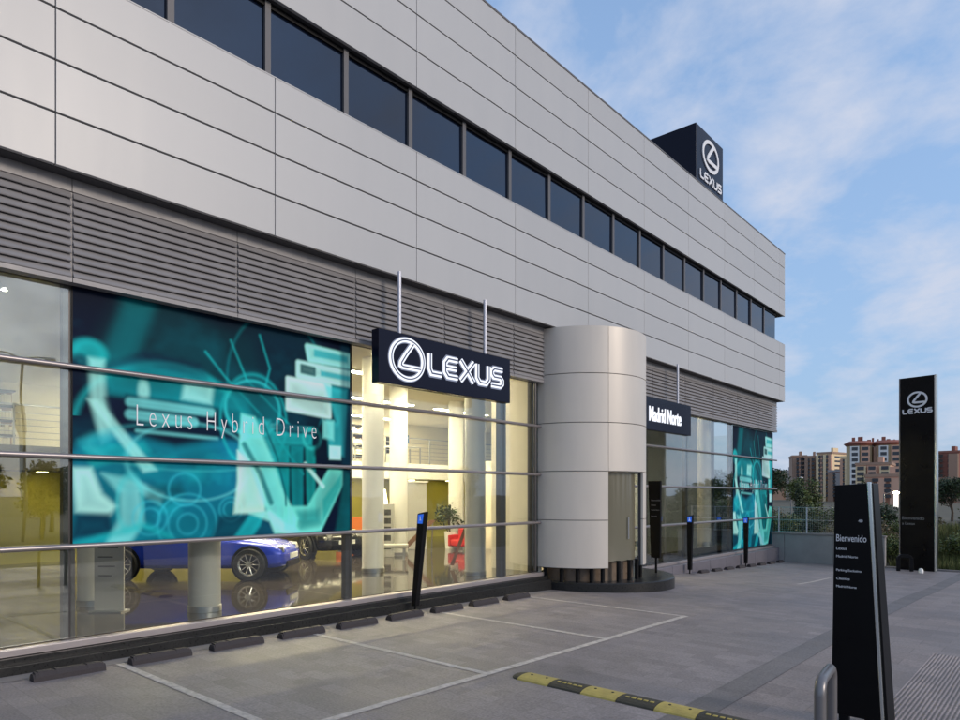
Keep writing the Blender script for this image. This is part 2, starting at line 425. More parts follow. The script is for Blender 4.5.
# window band
wy = [3.96+1.412*k for k in range(-9, 18)]
for a, b in zip(wy, wy[1:]):
    w = MB(); t = .065
    w.box(.10, .29, a-t*.7, a+t*.7, 8.09, 9.2)
    fr = w.build('window', M['wframe'], B)
    e = [rnd.uniform(-.006,.006) for _ in range(3)]; e.append(e[1]+e[2]-e[0])
    MB().hexa([(.225,a+t*.7+.002,8.09),(.245+e[0],a+t*.7+.002,8.09),(.245+e[1],b-t*.7-.002,8.09),(.225,b-t*.7-.002,8.09)],
              [(.225,a+t*.7+.002,9.19),(.245+e[2],a+t*.7+.002,9.19),(.245+e[3],b-t*.7-.002,9.19),(.225,b-t*.7-.002,9.19)]).build('pane', M['wglass'], fr)
    MB().box(.10,.275, a+t*.7+.001, b-t*.7-.001, 9.13, 9.2).build('frame', M['blacksatin'], fr)  # black strip standing in for the shade under the upper fascia
# louvres
lj = [2.85+2.115*k for k in range(-6, 4)] + [11.31, 12.45]
def louv(ja, jb):
    mb = MB(); z = 4.625
    mb.box(.02, .17, ja+.004, jb-.004, 4.53, 4.585)
    while z < 5.60:
        p = [(.150,ja+.012,z-.036),(.170,ja+.012,z-.034),(.174,ja+.012,z-.024),(.168,ja+.012,z-.014),(.128,ja+.012,z+.058),(.115,ja+.012,z+.058)]
        mb.prism(p, (0,0,0), (0,jb-ja-.024,0)); z += .094
    mb.box(.02, .15, ja+.004, jb-.004, z-.045, 6.0)
    mb.box(.02, .13, ja-.05, ja+.05, 4.585, z-.046)
    return mb.build('louvre_panel', M['louver'], B)
for a, b in zip(lj, lj[1:]): louv(a, b)
rj = [15.5+2.16*k for k in range(0,6)] + [28.45]
for a, b in zip(rj, rj[1:]): louv(a, b)
MB().box(-.06, .0, Y0+.2, Y1-.3, 4.53, 5.76).build('louvre_backing', M['gap'], B)
# curtain wall left of the drum
def curtain(bays, zs, posts, endx=None):
    for k, (a, b) in enumerate(zip(bays, bays[1:])):
        for z0, z1 in zip(zs, zs[1:]):
            MB().box(-.012, .0, a+.012, b-.012, z0+.012, z1-.012).build('glass_pane', M['glassL' if b < 2.9 else 'glass'], B)
    for z in zs[1:-1]:
        MB().tube([(.06, bays[0], z), (.06, bays[-1]+(endx or 0), z)], .033, 10).build('mullion', M['mullion'], B)
    for y, w in posts:
        MB().box(-.13, -.016, y-w/2, y+w/2, zs[0], zs[-1]+.02).build('post', M['darkpost'], B)
zl = [.26, 1.38, 2.465, 3.55, 4.53]
bl = [-5.5, -1.33, 2.87, 7.07, 11.16, 12.4]
curtain([-9.4]+bl, zl, [(y, .13) for y in bl[:-2]]+[(11.16,.2),(12.3,.26)])
zr = [-.02, 1.10, 2.25, 3.41, 4.53]
br_ = [15.5, 17.6, 20.3, 24.0, 28.45]
curtain(br_, zr, [(y,.16) for y in br_[1:-1]]+[(28.4,.08)], .25)
MB().tube([(.06,12.2,4.5),(.06,12.2,.3)],.03,8).build('post', M['darkpost'], B)
# end glazing on the return side
MB().box(-6, -.05, 28.44, 28.45, -.02, 4.53).build('glass_pane', M['glass'], B)
MB().box(-.03,.13, Y0+.1, 12.45, .175, .255).build('glazing_sill', M['sill'], B, bevel=.006)
mb = MB(); mb.box(-.3,.2,Y0+.1,12.5,.02,.17); mb.box(-.3,.30,Y0+.1,12.5,-.3,.10)
mb.build('plinth', M['granite'], B, bevel=.004)
MB().box(-.03,.13, 15.6, 28.6, -.10, -.025).build('glazing_sill', M['sill'], B, bevel=.006)
mb = MB()
yy = 15.9
while yy < 29.4:
    b_ = min(yy+1.37, 29.65); mb.box(-.6,.30, yy+.004, b_-.004, -1.1, -.103); yy += 1.375
mb.build('plinth', M['greystone'], B, bevel=.008)
# interior shell
MB().box(-16, -.14, -9.3, 28.4, .06, .25).build('showroom_floor', M['floor'], B)
MB().box(-16, -.14, -9.3, 28.4, 5.12, 5.25).build('ceiling', M['ceil'], B)
MB().box(-.15, -.132, Y0+.2, 28.4, 4.6, 5.2).build('ceiling_edge', M['cream'], B)
MB().box(-11.2, -11.0, -9.3, 28.4, .25, 2.60).build('inner_wall', M['olive'], B)
MB().box(-13.2, -13.0, -9.3, 28.4, 3.2, 5.12).build('inner_wall', M['cream'], B)
MB().box(-16, -9.6, 7.2, 28.4, 2.60, 3.18).build('mezzanine', M['white'], B)
MB().box(-16, -9.6, -9.3, 7.198, 2.60, 3.18).build('mezzanine', M['darkolive'], B)
MB().box(-1.4, -.02, 12.42, 12.56, .25, 5.1).build('inner_wall', M['cream'], B)
MB().box(-5.5, -2.2, 16.7, 16.9, .25, 3.1).build('inner_wall', M['cream'], B)
MB().box(-7, -1.6, 26.2, 26.4, .25, 5.1).build('inner_wall', mat('blue_grey_wall', (.17,.20,.25), .6), B)
mb = MB()
for k in range(31):
    y = -9+1.25*k; mb.box(-9.72,-9.68,y-.02,y+.02,3.18,4.15)
for z in (3.35,3.5,3.65,3.8,3.95,4.13): mb.box(-9.715,-9.685,-9.2,28.3,z,z+(.045 if z > 4 else .02))
mb.build('railing', M['steel'], B)
# columns
def column(x, y, r, m):
    c = MB().lathe((x,y,0), [(r,.25),(r,5.12)], 28).build('column', m, B)
    MB().lathe((x,y,0), [(r+.012,.255),(r+.012,.34),(r+.001,.345)], 28).build('base_ring', M['steel'], c)
for y in (-1.2, 4.94, 11.1, 17.25, 23.4): column(-.76, y, .23, M['colgrey'])
for x, y in ((-2.66,4.07),(-2.9,10.0),(-2.8,-2),(-2.8,22.2)): column(x, y, .25, M['white'])
for x, y in ((-5.6,13.2),(-8.2,6.2),(-6.4,16.5),(-6.4,1),(-6.0,22)): column(x, y, .26, M['white'])
# ceiling light fittings, lit; long strips added to brighten room and mezzanine
for x, y in ((-4.4,8.2),(-4.4,11.4),(-4.4,14.6),(-8,8.6),(-8,11),(-8,14.6),(-8,18.5),(-11.8,9.5),(-11.8,13.5),(-11.8,17.5)):
    if True:
        fx = MB().box(x-.14,x+.14,y-1.4,y+1.4,5.085,5.119).build('ceiling_light', M['white'], B)
        MB().box(x-.11,x+.11,y-1.37,y+1.37,5.075,5.084).build('diffuser', M['lamp'], fx)
for y in (5.4,7.6,9.8,12,15,22.5):
    fx = MB().cyl((-2.0,y,5.09),.17,.029,20).build('ceiling_light', M['white'], B)
    MB().cyl((-2.0,y,5.08),.14,.009,20).build('diffuser', M['down'], fx)
for k in range(14):
    y = -2.9+2.1*k
    fx = MB().cyl((-10.3,y,2.575),.15,.024,16).build('soffit_light', M['white'], B)
    MB().cyl((-10.3,y,2.566),.12,.008,16).build('diffuser', M['lampy'], fx)
# drop spot heads along the glass
for k in range(11):
    y = .4+1.05*k
    fx = MB().tube([(-1.5,y,5.11),(-1.5,y,4.82),(-1.44,y+.05,4.70)], [.012,.012,.045], 8).build('spotlight', M['steel'], B)
    MB().cyl((-1.44,y+.05,4.685),.04,.01,10).build('bulb', M['spot'], fx)

# ------------------------------------------------------------------ posters (printed film, a picture of machinery drawn in teal)
PW, PH = 4.17, 3.14
def poster_pixels(W, H):
    yy, xx = np.mgrid[0:H, 0:W].astype(float); U = (xx+.5)/W; V = (yy+.5)/H    # V from the top
    asp = PW/PH
    img = np.zeros((H, W, 3)); img[:] = (.002,.010,.030)
    navy = np.array((.003,.014,.045)); teal = np.array((.004,.20,.22)); aqua = np.array((.02,.42,.42)); pale = np.array((.50,.78,.70)); blue=np.array((.008,.16,.27)); green=np.array((.004,.10,.10))
    def sm(d, s):
        t = np.clip(.5 - d/(s*1.9), 0, 1); return t*t*(3-2*t)*np.where(d < 0, .58+.42*np.exp(-np.abs(d)/.03), 1.)
    def blend(mask, c, a=1.): 
        m = (mask*a)[..., None]; img[:] = img*(1-m) + np.array(c)*m
    def poly(pts):
        ins = np.zeros((H, W), bool); dist = np.full((H, W), 9.)
        n = len(pts)
        for i in range(n):
            x1, y1 = pts[i]; x2, y2 = pts[(i+1) % n]
            c = ((y1 > V) != (y2 > V)) & (U < (x2-x1)*(V-y1)/((y2-y1) or 1e-9)+x1); ins ^= c
            ex, ey = (x2-x1)*asp, y2-y1; px, py = (U-x1)*asp, V-y1
            t = np.clip((px*ex+py*ey)/(ex*ex+ey*ey+1e-12), 0, 1)
            dist = np.minimum(dist, np.hypot(px-t*ex, py-t*ey))
        return np.where(ins, -dist, dist)
    def line_(pts):
        dist = np.full((H, W), 9.)
        for (x1,y1),(x2,y2) in zip(pts, pts[1:]):
            ex, ey = (x2-x1)*asp, y2-y1; px, py = (U-x1)*asp, V-y1
            t = np.clip((px*ex+py*ey)/(ex*ex+ey*ey+1e-12), 0, 1)
            dist = np.minimum(dist, np.hypot(px-t*ex, py-t*ey))
        return dist
    def ell(cx, cy, rx, ry):
        px, py = (U-cx)*asp/rx, (V-cy)/ry; r = np.hypot(px, py); return (r-1)*min(rx, ry)
    def ring(cx, cy, rx, ry, w, c, a=.8): blend(sm(abs(ell(cx,cy,rx,ry))-w, .012), c, a)
    rs = np.random.RandomState(3)
    def cloud(f, seed):
        r = np.random.RandomState(seed); o = np.zeros((H, W))
        for k in range(4):
            n = f*2**k; g = r.rand(n+2, n+2); gx = U*n; gy = V*n; ix = gx.astype(int); iy = gy.astype(int); fx = gx-ix; fy = gy-iy
            fx = fx*fx*(3-2*fx); fy = fy*fy*(3-2*fy)
            o += (g[iy,ix]*(1-fx)*(1-fy)+g[iy,ix+1]*fx*(1-fy)+g[iy+1,ix]*(1-fx)*fy+g[iy+1,ix+1]*fx*fy)/2**k
        return o/1.875
    cl = cloud(4, 5); cl2 = cloud(7, 9)
    # large dim shapes at the top
    d = poly([(.16,.0),(.24,.0),(.55,.10),(.60,.30),(.45,.36),(.08,.33),(.09,.20)])
    blend(sm(d, .10), green, .55)
    d = poly([(.15,.02),(.23,.0),(.18,.20),(.13,.34),(.07,.33)]); blend(sm(d, .05), teal, .8)
    blend(sm(ell(.68,.25,.26,.34), .08), (.003,.05,.07), .7); ring(.68,.27,.27,.34,.004,teal,.7)
    # dome band
    d = poly([(.07,.31),(.20,.25),(.38,.26),(.55,.36),(.57,.46),(.42,.42),(.10,.40)]); blend(sm(d, .03), (.006,.30,.33), .95)
    blend(sm(abs(ell(.28,.55,.37,.30))-.006,.02)*(V < .5), aqua, .8)
    d = poly([(.08,.30),(.22,.265),(.40,.28),(.38,.235),(.20,.215)]); blend(sm(d,.03), navy, .8)
    d = poly([(.33,.31),(.43,.31),(.42,.40),(.32,.39)]); blend(sm(d, .02), pale, .75)
    d = ell(.20,.375,.022,.045); blend(sm(d,.015), pale, .8)
    # hook and stem at left
    d = ell(.045,.25,.065,.055); blend(sm(d,.02), aqua, .95); d = ell(.02,.29,.03,.03); blend(sm(d,.02), navy, .9)
    d = poly([(.045,.27),(.085,.27),(.09,.42),(.13,.56),(.08,.60),(.05,.45)]); blend(sm(d,.02), pale, .75)
    d = poly([(.09,.42),(.16,.42),(.16,.58),(.11,.56)]); blend(sm(d,.02), navy, .9)
    # dark box with pale bars
    d = poly([(.15,.40),(.52,.42),(.50,.60),(.16,.62)]); blend(sm(d,.02), (.002,.02,.045), .95)
    for (a, b, y, t) in ((.16,.42,.425,.018),(.16,.36,.475,.02),(.18,.44,.54,.006)):
        d = line_([(a,y),(b,y+.012)])-t; blend(sm(d,.012), (.25,.62,.60), .8)
    # lower left mass
    d = poly([(.02,.60),(.12,.55),(.30,.60),(.45,.56),(.62,.58),(.70,.72),(.66,1.),(.0,1.),(.0,.64)]); blend(sm(d,.03), (.006,.27,.34), .95)
    blend(sm(d,.03)*np.clip((cl-.45)*4,0,1), blue, .7); blend(sm(d,.03)*np.clip((cl2-.55)*5,0,1), aqua, .45)
    d = poly([(.03,.62),(.20,.585),(.22,.62),(.05,.70)]); blend(sm(d,.02), aqua, .6)
    d = poly([(.04,.43),(.07,.43),(.24,.70),(.20,.71)]); blend(sm(d,.015), pale, .7)
    d = poly([(.0,.70),(.05,.70),(.08,.80),(.12,.85),(.10,.885),(.01,.87)]); blend(sm(d,.02), (.6,.82,.72), .9)
    d = poly([(.01,.88),(.10,.88),(.11,.96),(.0,.97)]); blend(sm(d,.02), navy, .9)
    d = poly([(.08,.72),(.17,.74),(.26,.80),(.25,.84),(.19,.80),(.20,.92),(.16,1.),(.09,1.),(.13,.9),(.13,.80)]); blend(sm(d,.02), (.35,.70,.65), .7)
    ring(.16,.84,.05,.11,.006,(.1,.5,.5),.7)
    d = poly([(.22,.77),(.31,.76),(.33,.80),(.26,.85),(.21,.82)]); blend(sm(d,.03), (.003,.05,.06), .8)
    for (cx,cy,r) in ((.34,.93,.13),(.34,.93,.085),(.34,.93,.045),(.22,.90,.07),(.22,.90,.04),(.49,.87,.055),(.49,.87,.035),(.33,.78,.07)):
        ring(cx,cy,r,r,.003,(.06,.45,.52),.55)
    ring(.36,.66,.28,.17,.003,(.2,.6,.6),.6); ring(.36,.60,.42,.10,.003,(.1,.5,.5),.4)
    d = line_([(.0,1.),(.2,.93),(.28,.98)])-.01; blend(sm(d,.02), aqua, .7)
    # centre rings, struts
    ring(.58,.46,.17,.22,.005,aqua,.7)
    for pl in (([(.40,.17),(.47,.27),(.60,.42),(.78,.70)]), ([(.49,.10),(.55,.27)]), ([(.55,.27),(.72,.46)]), ([(.60,.05),(.64,.2),(.62,.3)])):
        d = line_(pl)-.004; blend(sm(d,.01), aqua, .75)
    blend(sm(ell(.575,.40,.14,.13),.03), (.006,.16,.18), .85); ring(.575,.40,.14,.13,.006,(.05,.5,.5),.8)
    d = poly([(.53,.45),(.64,.45),(.66,.60),(.70,.85),(.55,.86),(.53,.62)]); blend(sm(d,.02), (.04,.42,.42), .85)
    # teal pillars
    for (a,b,c) in ((.66,.72,(.01,.33,.33)),(.725,.78,(.006,.26,.27)),(.79,.835,(.01,.30,.28))):
        d = poly([(a,.56),(b,.56),(b,.93),(a+.01,.93)]); blend(sm(d,.012), c, .95)
    d = poly([(.645,.50),(.82,.50),(.82,.555),(.65,.56)]); blend(sm(d,.012), (.02,.36,.36), .95)
    d = line_([(.65,.475),(.81,.475)])-.012; blend(sm(d,.01), (.1,.5,.48), .9)
    d = ell(.72,.475,.09,.018); blend(sm(d,.01), navy, .9); ring(.82,.52,.05,.05,.008,(.05,.45,.42),.8)
    # big pale piece and curved arms
    d = poly([(.515,.60),(.60,.66),(.62,.82),(.62,.89),(.50,.89),(.515,.74)]); blend(sm(d,.015), (.68,.80,.66), .9)
    d = poly([(.53,.43),(.58,.44),(.66,.66),(.70,.80),(.76,.92),(.74,1.),(.66,.97),(.60,.80),(.56,.66),(.52,.60)]); blend(sm(d,.015), (.30,.72,.62), .9)
    d = line_([(.54,.57),(.60,.70),(.645,.84)])-.012; blend(sm(d,.012), (.004,.12,.14), .9)
    d = line_([(.60,.42),(.67,.62),(.705,.80),(.71,.97)])-.005; blend(sm(d,.008), (.004,.12,.14), .9)
    d = poly([(.45,.90),(.62,.90),(.68,.97),(.66,1.),(.42,1.)]); blend(sm(d,.02), (.003,.03,.06), .9)
    d = poly([(.50,1.),(.56,.90),(.62,.89),(.60,.95),(.57,1.)]); blend(sm(d,.015), (.02,.42,.44), .9)
    d = poly([(.56,.89),(.64,.93),(.66,.99),(.72,1.),(.80,1.),(.70,.94),(.64,.88)]); blend(sm(d,.015), (.40,.75,.65), .85)
    # V piece at lower right
    d = poly([(.70,.86),(.80,.86),(.90,.66),(.965,.67),(.965,.75),(.86,.99),(.76,1.),(.70,.97)]); blend(sm(d,.012), (.22,.66,.56), .95)
    d = poly([(.76,.89),(.85,.88),(.86,.95),(.77,.97)]); blend(sm(d,.03), (.004,.20,.20), .85)
    d = poly([(.87,.83),(.955,.70),(.955,.76),(.87,.94)]); blend(sm(d,.015), (.01,.30,.28), .85)
    d = line_([(.79,.65),(.87,.76)])-.010; blend(sm(d,.01), (.6,.8,.72), .9)
    d = poly([(.84,.45),(.93,.44),(.93,.58),(.97,.62),(.90,.64),(.83,.60)]); blend(sm(d,.02), (.002,.015,.03), .95)
    # pale boxes at upper right
    d = poly([(.80,.06),(1.,.07),(1.,.12),(.81,.12)])-.015; blend(sm(d,.012), (.45,.82,.74), .95)
    d = poly([(.835,.075),(.98,.08),(.98,.095),(.835,.095)])-.008; blend(sm(d,.012), (.01,.34,.38), .9)
    d = poly([(.76,.15),(1.,.16),(1.,.22),(.76,.21)])-.015; blend(sm(d,.012), (.62,.86,.78), .95)
    d = poly([(.775,.16),(.83,.165),(.83,.195),(.775,.19)])-.008; blend(sm(d,.01), (.003,.06,.07), .95)
    d = poly([(.86,.17),(1.,.175),(1.,.20),(.86,.195)]); blend(sm(d,.01), (.01,.36,.40), .9)
    d = poly([(.715,.235),(.90,.245),(.90,.40),(.715,.38)])-.012; blend(sm(d,.012), (.74,.88,.80), .97)
    d = poly([(.88,.24),(.985,.25),(.97,.60),(.90,.60),(.89,.42),(.93,.42)]); blend(sm(d,.02), (.06,.50,.52), .9)
    d = poly([(.90,.55),(.955,.55),(.955,.62),(.90,.62)]); blend(sm(d,.01), (.6,.84,.76), .95)
    d = poly([(.87,.42),(.92,.42),(.92,.52),(.87,.51)]); blend(sm(d,.015), (.3,.7,.64), .9)
    d = poly([(.955,.0),(1.,.0),(1.,1.),(.965,1.)]); blend(sm(d,.02), (.003,.05,.08), .75)
    d = poly([(.975,.68),(1.,.7),(1.,1.),(.93,1.)]); blend(sm(d,.02), (.004,.12,.12), .7)
    img *= (.62+.55*cl+.25*cl2)[..., None]; img += np.clip(cl2-.5,0,1)[..., None]*np.array((.0,.10,.12))
    img = np.clip(img, 0, 1); img[..., 0] *= .8; return np.clip(img**1.2*1.45, 0, .8)
def poster_mesh():
    W, H = 330, 250; px = poster_pixels(W+1, H+1)
    me = bpy.data.meshes.new('poster')
    yy, zz = np.meshgrid(np.linspace(0, PW, W+1), np.linspace(PH, 0, H+1))
    co = np.stack([np.zeros_like(yy), yy, zz], -1).reshape(-1, 3)
    idx = np.arange((W+1)*(H+1)).reshape(H+1, W+1)
    f = np.stack([idx[1:,:-1], idx[1:,1:], idx[:-1,1:], idx[:-1,:-1]], -1).reshape(-1, 4)
    me.from_pydata(co.tolist(), [], f.tolist())
    a = me.color_attributes.new('print', 'FLOAT_COLOR', 'POINT')
    c = np.concatenate([px.reshape(-1,3), np.ones((len(co),1))], 1).astype(np.float32)
    a.data.foreach_set('color', c.ravel()); me.update(); return me
m, nt, p, out = nodes('poster_print')
at = nt.nodes.new('ShaderNodeVertexColor'); at.layer_name = 'print'
nt.links.new(at.outputs[0], p.inputs['Base Color']); p.inputs['Roughness'].default_value = .5; p.inputs['Specular IOR Level'].default_value = .06
M['print'] = m
pme = poster_mesh()
def poster(y0, z0, label, sy=1, sz=1, x0=.012):
    r = empty('poster', (x0, y0, z0)); tag(r, label, 'poster', 'teal posters on the showroom glass')
    o = link('picture', pme, M['print'], r); o.scale = (1, sy, sz)
    MB().box(-.008,-.002,-.012,PW*sy+.012,-.006,PH*sz+.006).build('backing', M['blacksatin'], r)
    put_text('Lexus Hybrid Drive', 'lettering', M['whitemark'], r, (.003,.74*sy,1.42*sz), (0,1,0), (0,0,1), width=2.76*sy, height=.36*sz, depth=.003, bold=-.018, space=1.45)
    return r
poster(2.90, 1.39, 'large teal x-ray machinery poster with white lettering, nearest the camera')
poster(24.12, -.01+.05, 'small looking teal machinery poster on the last glass bay at far end', 1.025, 1.42, .012)

# ------------------------------------------------------------------ hanging signs
def hung_sign(y0, y1, z0, z1, label):
    r = empty('fascia_sign', (0,0,0)); tag(r, label, 'sign', 'dark signs hung under the fascia')
    MB().box(.42,.60,y0,y1,z0,z1).build('sign_box', M['navy'], r, bevel=.006)
    return r
s1 = hung_sign(7.20, 10.63, 3.85, 4.73, 'dark navy hanging sign with lit emblem and LEXUS lettering beside the teal poster')
for y in (7.74, 9.97): MB().tube([(.50,y,4.72),(.50,y,5.80)], .035, 10).build('hanger', M['greypost'], s1)
def TF(x, y, z): return lambda a, b, c: Vector((x+c, y+a, z+b))
emblem('emblem_glow', M['halo'], s1, TF(.602, 7.82, 4.30), .74, .66, th=.17, d1=.004)
em1 = emblem('emblem', M['litwhite'], s1, TF(.602, 7.82, 4.30), .74, .66, th=.115, d1=.03)
emblem('emblem_inlay', M['inlay'], em1, TF(.602, 7.82, 4.30), .74, .66, th=.032, d1=.036)
lexus_word('lettering_glow', M['halo'], s1, TF(.602, 8.33, 4.12), 2.05, .37, th=.38, d1=.004)
lw1 = lexus_word('lettering', M['litwhite'], s1, TF(.602, 8.33, 4.12), 2.05, .37, th=.24, d1=.03)
lexus_word('lettering_inlay', M['inlay'], lw1, TF(.602, 8.33, 4.12), 2.05, .37, th=.075, d1=.036)
s2 = hung_sign(15.85, 19.23, 3.76, 4.64, 'dark navy hanging sign reading Madrid Norte, half hidden by the entrance drum')
for y in (16.4, 18.55): MB().tube([(.50,y,4.63),(.50,y,5.80)], .035, 10).build('hanger', M['greypost'], s2)
put_text('Madrid Norte', 'lettering', M['litwhite'], s2, (.602, 16.58, 3.99), (0,1,0), (0,0,1), width=1.95, height=.40, depth=.02, bold=.012)

# roof cube
rc = empty('roof_sign', (0,0,11.76)); tag(rc, 'black cube sign with oval emblem standing on the roof edge', 'sign')
MB().box(-2.2,-.5,22.13,24.49,0,2.93).build('sign_box', M['navy'], rc, bevel=.01)
emblem('emblem', M['whitemark'], rc, TF(-.498, 23.33, 2.17), 1.32, .98, th=.13, d1=.03)
lexus_word('lettering', M['whitemark'], rc, TF(-.498, 22.42, 1.17), 1.86, .30, th=.24, d1=.03)

# ------------------------------------------------------------------ entrance drum
DR = empty('entrance_drum', (.05,14.0,0)); tag(DR, 'tall rounded entrance tower in pale metal panels raised on dark posts', 'entrance')
Rr = 1.6
def arc_panel(mb, a0, a1, z0, z1, r0, r1, seg=18):
    n0 = len(mb.v)
    for k in range(seg+1):
        t = a0+(a1-a0)*k/seg; c, s_ = math.cos(t), math.sin(t)
        mb.v += [(r0*c, r0*s_, z0), (r1*c, r1*s_, z0), (r1*c, r1*s_, z1), (r0*c, r0*s_, z1)]
    for k in range(seg):
        a = n0+4*k; b = a+4
        for (i, j) in ((0,1),(1,2),(2,3),(3,0)):
            mb.f.append((a+i, a+j, b+j, b+i)); mb.sm.append((i, j) == (1,2))
    mb.f.append((n0+3,n0+2,n0+1,n0)); mb.sm.append(False)
    e = n0+4*seg; mb.f.append((e,e+1,e+2,e+3)); mb.sm.append(False)
zd = [.37, 1.44, 2.53, 3.61, 4.70, 5.752]
sh = MB(); A0, A1, A2, A3 = R(-95), R(-33), R(10), R(32)
arcs_full = [A0, A1, A3, R(95)]
for z0, z1 in zip(zd, zd[1:]):
    if z0 > 2.5:
        for a, b in zip(arcs_full, arcs_full[1:]): arc_panel(sh, a+.003, b-.003, z0+.008, z1-.008, Rr-.05, Rr)
    else:
        arc_panel(sh, A0, A1-.003, z0+.008, z1-.008, Rr-.05, Rr)
        arc_panel(sh, A2+.003, A3, z0+.008, z1-.008, Rr-.05, Rr)
        arc_panel(sh, R(72), R(95), z0+.008, z1-.008, Rr-.05, Rr)
sh.build('shell', M['drum'], DR)
inn = MB(); arc_panel(inn, A0, A1, .36, 2.53, Rr-.12, Rr-.055); arc_panel(inn, A2, A3, .36, 2.53, Rr-.12, Rr-.055)
arc_panel(inn, A0, R(95), 2.54, 5.75, Rr-.12, Rr-.055, 40); inn.build('core', M['gap'], DR)
MB().lathe((0,0,0),[(.001,2.52),(Rr-.06,2.52),(Rr-.06,2.56),(.001,2.56)],40).build('soffit', M['colgrey'], DR)
dg = MB(); arc_panel(dg, A1+.02, A2-.02, .50, 2.50, 1.40, 1.415); d_ = dg.build('door', mat('bronzed_door_glass', (.16,.15,.11), .12, 0, ior=1.6), DR)
hh = MB(); t = R(-6); hh.tube([(1.45*math.cos(t),1.45*math.sin(t),1.0),(1.45*math.cos(t),1.45*math.sin(t),1.5)], .015, 8); hh.build('handle', M['steel'], d_)
bs = MB(); arc_panel(bs, R(-95), R(95), .05, .5, 1.28, 1.30, 40); bs.build('base_ring', mat('brown_stone', (.16,.115,.08), .3, noise=.2, nscale=3), DR)
for adeg in (-88,-72,-58,-46,-36,-20,-6,8,22,40,60,80):
    t = R(adeg); MB().tube([(1.47*math.cos(t),1.47*math.sin(t),.05),(1.47*math.cos(t),1.47*math.sin(t),.52)], .05, 8).build('leg', M['blacksatin'], DR)
pf = MB(); pf.lathe((.05,.5,0), [(2.0,-.60),(2.0,.03),(1.98,.05),(.001,.05)], 64); pf.build('platform', M['granite'], DR)
# entrance sign: tapered dark panel on a stem
es = empty('entrance_sign', (1.28,15.63,.05)); tag(es, 'slim tapered black sign panel on a stem beside the entrance drum', 'sign')
hx = lambda w0,w1,t,z0,z1,dx=0: MB().hexa([(-w0/2,-t/2,z0),(w0/2,-t/2,z0),(w0/2,t/2,z0),(-w0/2,t/2,z0)],[(-w1/2+dx,-t/2,z1),(w1/2+dx,-t/2,z1),(w1/2+dx,t/2,z1),(-w1/2+dx,t/2,z1)])
hx(.24,.34,.07,.38,2.30,-.03).build('panel', M['blacksatin'], es)
MB().tube([(0,0,0),(0,0,.40)], .03, 10).build('pole', M['blacksatin'], es)
put_text('Bienvenido', 'lettering', M['faintmark'], es, (-.11,-.037,1.80), (1,0,0), (0,0,1), width=.24, depth=.003)
put_text('Lexus', 'lettering', M['faintmark'], es, (-.11,-.037,1.68), (1,0,0), (0,0,1), width=.12, depth=.003)
put_text('Madrid Norte', 'lettering', M['faintmark'], es, (-.11,-.037,1.56), (1,0,0), (0,0,1), width=.22, depth=.003)
put_text('Entrada', 'lettering', M['faintmark'], es, (-.11,-.037,1.40), (1,0,0), (0,0,1), width=.15, depth=.003)

# ------------------------------------------------------------------ totems
def T2(o, ux=(1,0,0)):
    U = Vector(ux).normalized(); V = Vector((0,0,1)); N = U.cross(V)
    return lambda a, b, c: Vector(o)+U*a+V*b+N*c
# near totem
rz = R(-4)
nt_ = empty('welcome_totem', (7.46,6.72,gz(6.75)), rz); tag(nt_, 'tapered black welcome totem with chrome edge, closest to the camera', 'sign')
zt, wb, wt, th_ = 2.15, .405, .262, .07
MB().hexa([(0,0,.07),(wb,0,.07),(wb,th_,.07),(0,th_,.07)],[(.03,0,zt-.015),(.03+wt,0,zt),(.03+wt,th_,zt),(.03,th_,zt-.015)]).build('panel', M['black'], nt_, bevel=.004)
MB().hexa([(wb+.001,-.01,.05),(wb+.026,-.01,.05),(wb+.026,.03,.05),(wb+.001,.03,.05)],[(.031+wt,-.01,zt+.01),(.062+wt,-.01,zt+.01),(.062+wt,.03,zt+.01),(.031+wt,.03,zt+.01)]).build('chrome_edge', M['chrome'], nt_, bevel=.006)
MB().hexa([(wb+.001,.031,.05),(wb+.045,.031,.05),(wb+.045,.26,.05),(wb+.001,.26,.05)],[(.031+wt,.031,zt),(.07+wt,.031,zt),(.07+wt,.20,zt),(.031+wt,.20,zt)]).build('side_panel', M['blacksatin'], nt_, bevel=.006)
MB().box(.06,.14,.01,.06,-.06,.072).build('foot', M['blacksatin'], nt_); MB().box(.27,.35,.01,.06,-.06,.072).build('foot', M['blacksatin'], nt_)
def nt_text(s, px, z, w, h=None, m='whitemark'): put_text(s, 'lettering', M[m], nt_, (px,-.0015,z), (1,0,0), (0,0,1), width=w, height=h, depth=.003)
nt_text('40', .225, 1.805, .035)
nt_text('Bienvenido', .045, 1.63, .245, .062)
nt_text('Lexus', .045, 1.555, .085)
nt_text('Madrid Norte', .045, 1.485, .175)
nt_text('Parking Exclusivo', .045, 1.355, .205)
nt_text('Clientes', .045, 1.285, .11)
nt_text('Madrid Norte', .045, 1.215, .165)

